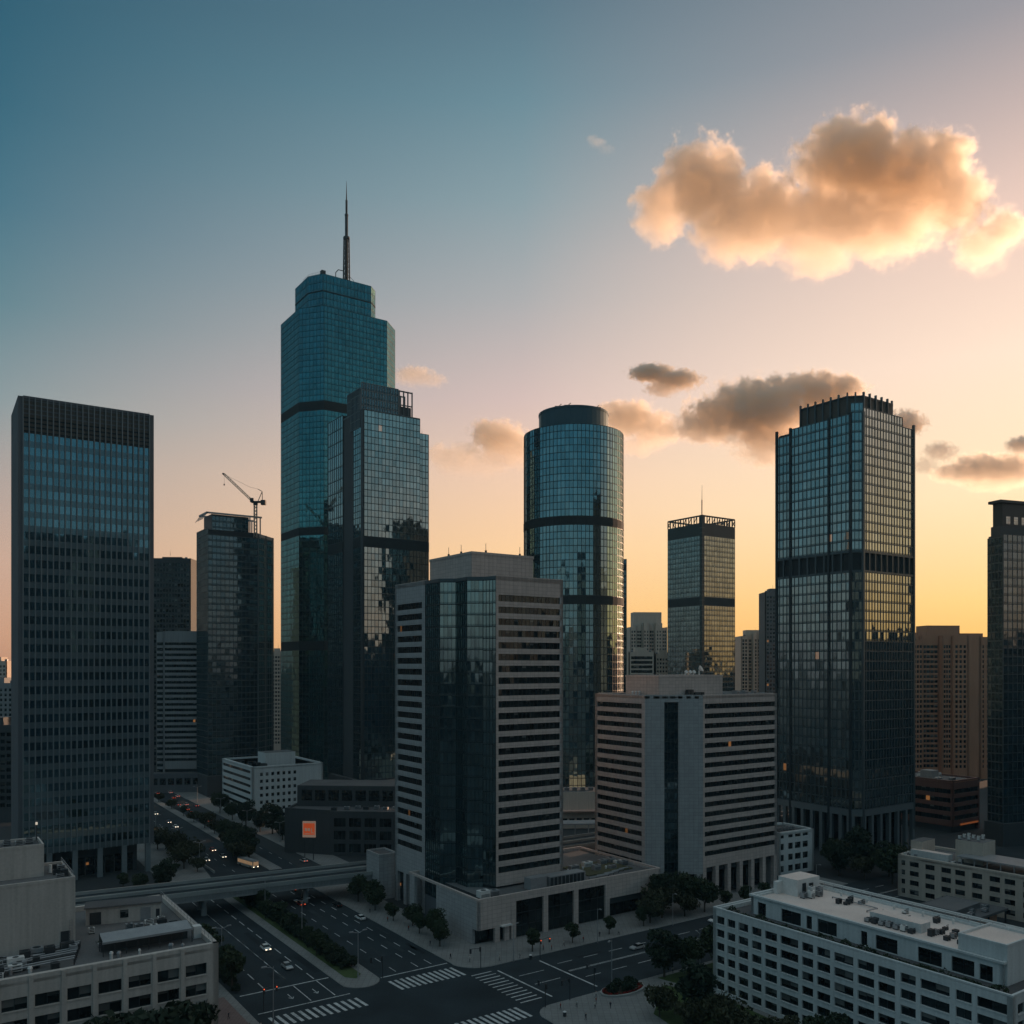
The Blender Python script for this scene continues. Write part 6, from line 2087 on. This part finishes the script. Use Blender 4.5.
# ------------------------------------------------------------------ clouds: volumes lit by the low sun
def cloud(label, lobes, dens, D=3600.0, amp=.55, nscale=1.0, seed=0, thr=.14, soft=.26, aniso=.62):
    k = D / F_PX
    rr = random.Random(seed)
    L = []
    for (px, py, rx, ry) in lobes:
        d = D + rr.uniform(-.25, .25) * (rx + ry) * k * .5
        L.append((Vector(((px - 512) * k, d, HCAM + (HZ - py) * k)), Vector((rx * k, (rx + ry) * .36 * k, ry * k)) * 1.0))
    org = sum((c for c, r in L), Vector()) / len(L)
    # domain: one closed skin around the lobes
    mb_v, mb_f = [], []
    tmpm = bpy.data.meshes.new('cloud')
    import bmesh
    bm = bmesh.new()
    for c, r in L:
        ret = bmesh.ops.create_icosphere(bm, subdivisions=3, radius=1.0)
        for v in ret['verts']:
            v.co = Vector((v.co.x * r.x, v.co.y * r.y, v.co.z * r.z)) * 1.42 + (c - org)
    bm.to_mesh(tmpm); bm.free()
    o = bpy.data.objects.new('cloud', tmpm); COL.objects.link(o)
    rm = o.modifiers.new('Remesh', 'REMESH'); rm.mode = 'VOXEL'
    rm.voxel_size = max(6.0, min(r.z for c, r in L) * .22)
    dg = bpy.context.evaluated_depsgraph_get()
    m2 = bpy.data.meshes.new_from_object(o.evaluated_get(dg))
    o.modifiers.clear(); o.data = m2
    o.location = org
    m = bpy.data.materials.new('cloud'); m.use_nodes = True
    t = m.node_tree; t.nodes.clear()
    tc = nd(t, 'ShaderNodeTexCoord'); P = tc.outputs['Object']
    avg = sum(r.z for c, r in L) / len(L)
    nz = nd(t, 'ShaderNodeTexNoise'); nz.inputs['Scale'].default_value = nscale / avg * 2.2; nz.inputs['Detail'].default_value = 8; nz.inputs['Roughness'].default_value = .76
    t.links.new(vmt(t, 'ADD', P, (seed * 911.0, 0, 0)), nz.inputs[0])
    f = None
    for c, r in L:
        q = vmt(t, 'MULTIPLY', vmt(t, 'SUBTRACT', P, c - org), (1 / r.x, 1 / r.y, 1 / r.z))
        g = mth(t, 'SUBTRACT', 1.0, vmt(t, 'LENGTH', q))
        f = g if f is None else mth(t, 'SMOOTH_MAX', f, g, .15)
    f = mth(t, 'MULTIPLY_ADD', mth(t, 'SUBTRACT', nz.outputs[0], .5), amp * 4.0, f)
    mr = nd(t, 'ShaderNodeMapRange'); mr.interpolation_type = 'SMOOTHSTEP'
    t.links.new(f, mr.inputs[0]); mr.inputs[1].default_value, mr.inputs[2].default_value = thr, thr + soft
    z0 = min(c.z - r.z for c, r in L) - org.z; z1 = max(c.z + r.z for c, r in L) - org.z
    sz = nd(t, 'ShaderNodeSeparateXYZ'); t.links.new(P, sz.inputs[0])
    gz = nd(t, 'ShaderNodeMapRange'); gz.interpolation_type = 'SMOOTHSTEP'
    t.links.new(sz.outputs['Z'], gz.inputs[0])
    gz.inputs[1].default_value, gz.inputs[2].default_value = z0 + (z1 - z0) * .12, z0 + (z1 - z0) * .85
    gz.inputs[3].default_value, gz.inputs[4].default_value = .32, 1.7
    mr.inputs[3].default_value, mr.inputs[4].default_value = 0.0, dens * 1.15
    vol = nd(t, 'ShaderNodeVolumePrincipled')
    vol.inputs['Color'].default_value = (.99, .94, .875, 1)
    vol.inputs['Anisotropy'].default_value = aniso
    t.links.new(mth(t, 'MULTIPLY', mr.outputs[0], gz.outputs[0]), vol.inputs['Density'])
    out = nd(t, 'ShaderNodeOutputMaterial'); t.links.new(vol.outputs[0], out.inputs['Volume'])
    o.data.materials.clear(); o.data.materials.append(m)
    return tag(o, label, 'cloud')


cloud('largest cloud, heart shaped and glowing gold, high above the right towers',
      [(700, 190, 56, 50), (664, 208, 36, 40), (760, 214, 74, 52), (850, 166, 70, 50), (905, 180, 66, 52), (944, 160, 34, 34), (820, 225, 74, 50), (885, 222, 76, 44), (948, 208, 46, 42), (728, 240, 52, 36), (822, 255, 40, 28)], .020, seed=1)
cloud('small pale golden cloud at the right edge beside the largest cloud', [(985, 245, 34, 30), (1008, 228, 26, 26), (972, 258, 24, 18)], .012, seed=2, amp=.6)
cloud('dark wide cloud just left of the gridded glass tower top', [(760, 412, 70, 36), (720, 420, 44, 30), (810, 395, 52, 26), (770, 440, 46, 34), (700, 428, 30, 20), (840, 392, 30, 18)], .030, seed=3, aniso=.35)
cloud('small dark grey wisp above the wide dark cloud', [(652, 374, 28, 11), (676, 382, 30, 13), (662, 390, 22, 10)], .060, seed=4, amp=.6, aniso=.0)
cloud('orange cloud right beside the round tower top', [(630, 420, 36, 24), (655, 430, 34, 22), (615, 412, 24, 16), (640, 446, 26, 14)], .022, seed=5)
cloud('orange cloud left of the round tower top', [(500, 440, 34, 24), (516, 450, 30, 24), (486, 432, 20, 16)], .022, seed=6)
cloud('faint low golden cloud between the stepped tower and the round tower', [(460, 462, 34, 22), (485, 468, 34, 16), (442, 456, 20, 16)], .008, seed=7, amp=.6)
cloud('small pink wisp right of the tallest tower', [(414, 378, 26, 13), (432, 380, 18, 9)], .013, seed=8, amp=.6)
cloud('small wisps trailing right of the gridded glass tower', [(905, 424, 24, 16), (940, 452, 20, 12), (922, 466, 18, 10)], .035, seed=9, amp=.7, aniso=.0)
cloud('low dark cloud with a golden base at the right edge', [(984, 470, 46, 20), (1012, 472, 40, 20), (954, 474, 30, 12), (990, 484, 40, 12)], .022, seed=10, aniso=.5)
cloud('tiny dark cloud cut by the right edge above the low dark one', [(1022, 446, 20, 12)], .04, seed=11, aniso=.0)
cloud('tiny faint wisp alone left of the largest cloud', [(598, 143, 11, 6), (607, 150, 10, 6), (592, 138, 7, 4)], .004, seed=12, amp=.8)


# ------------------------------------------------------------------ evening haze over the city
mb = MB(); mb.box(-1300, -260, -1.2, 1300, 1500, 440, 'asphalt')
hz = mb.build('haze')
hm = bpy.data.materials.new('haze'); hm.use_nodes = True
ht = hm.node_tree; ht.nodes.clear()
hv = nd(ht, 'ShaderNodeVolumePrincipled')
hv.inputs['Color'].default_value = (.34, .72, 1.0, 1)
hv.inputs['Density'].default_value = .00004
hv.inputs['Anisotropy'].default_value = 0.0
ho = nd(ht, 'ShaderNodeOutputMaterial'); ht.links.new(hv.outputs[0], ho.inputs['Volume'])
hz.data.materials.clear(); hz.data.materials.append(hm)
hz['kind'] = 'stuff'; hz['label'] = 'thin bluish evening haze over the whole city'; hz['category'] = 'haze'
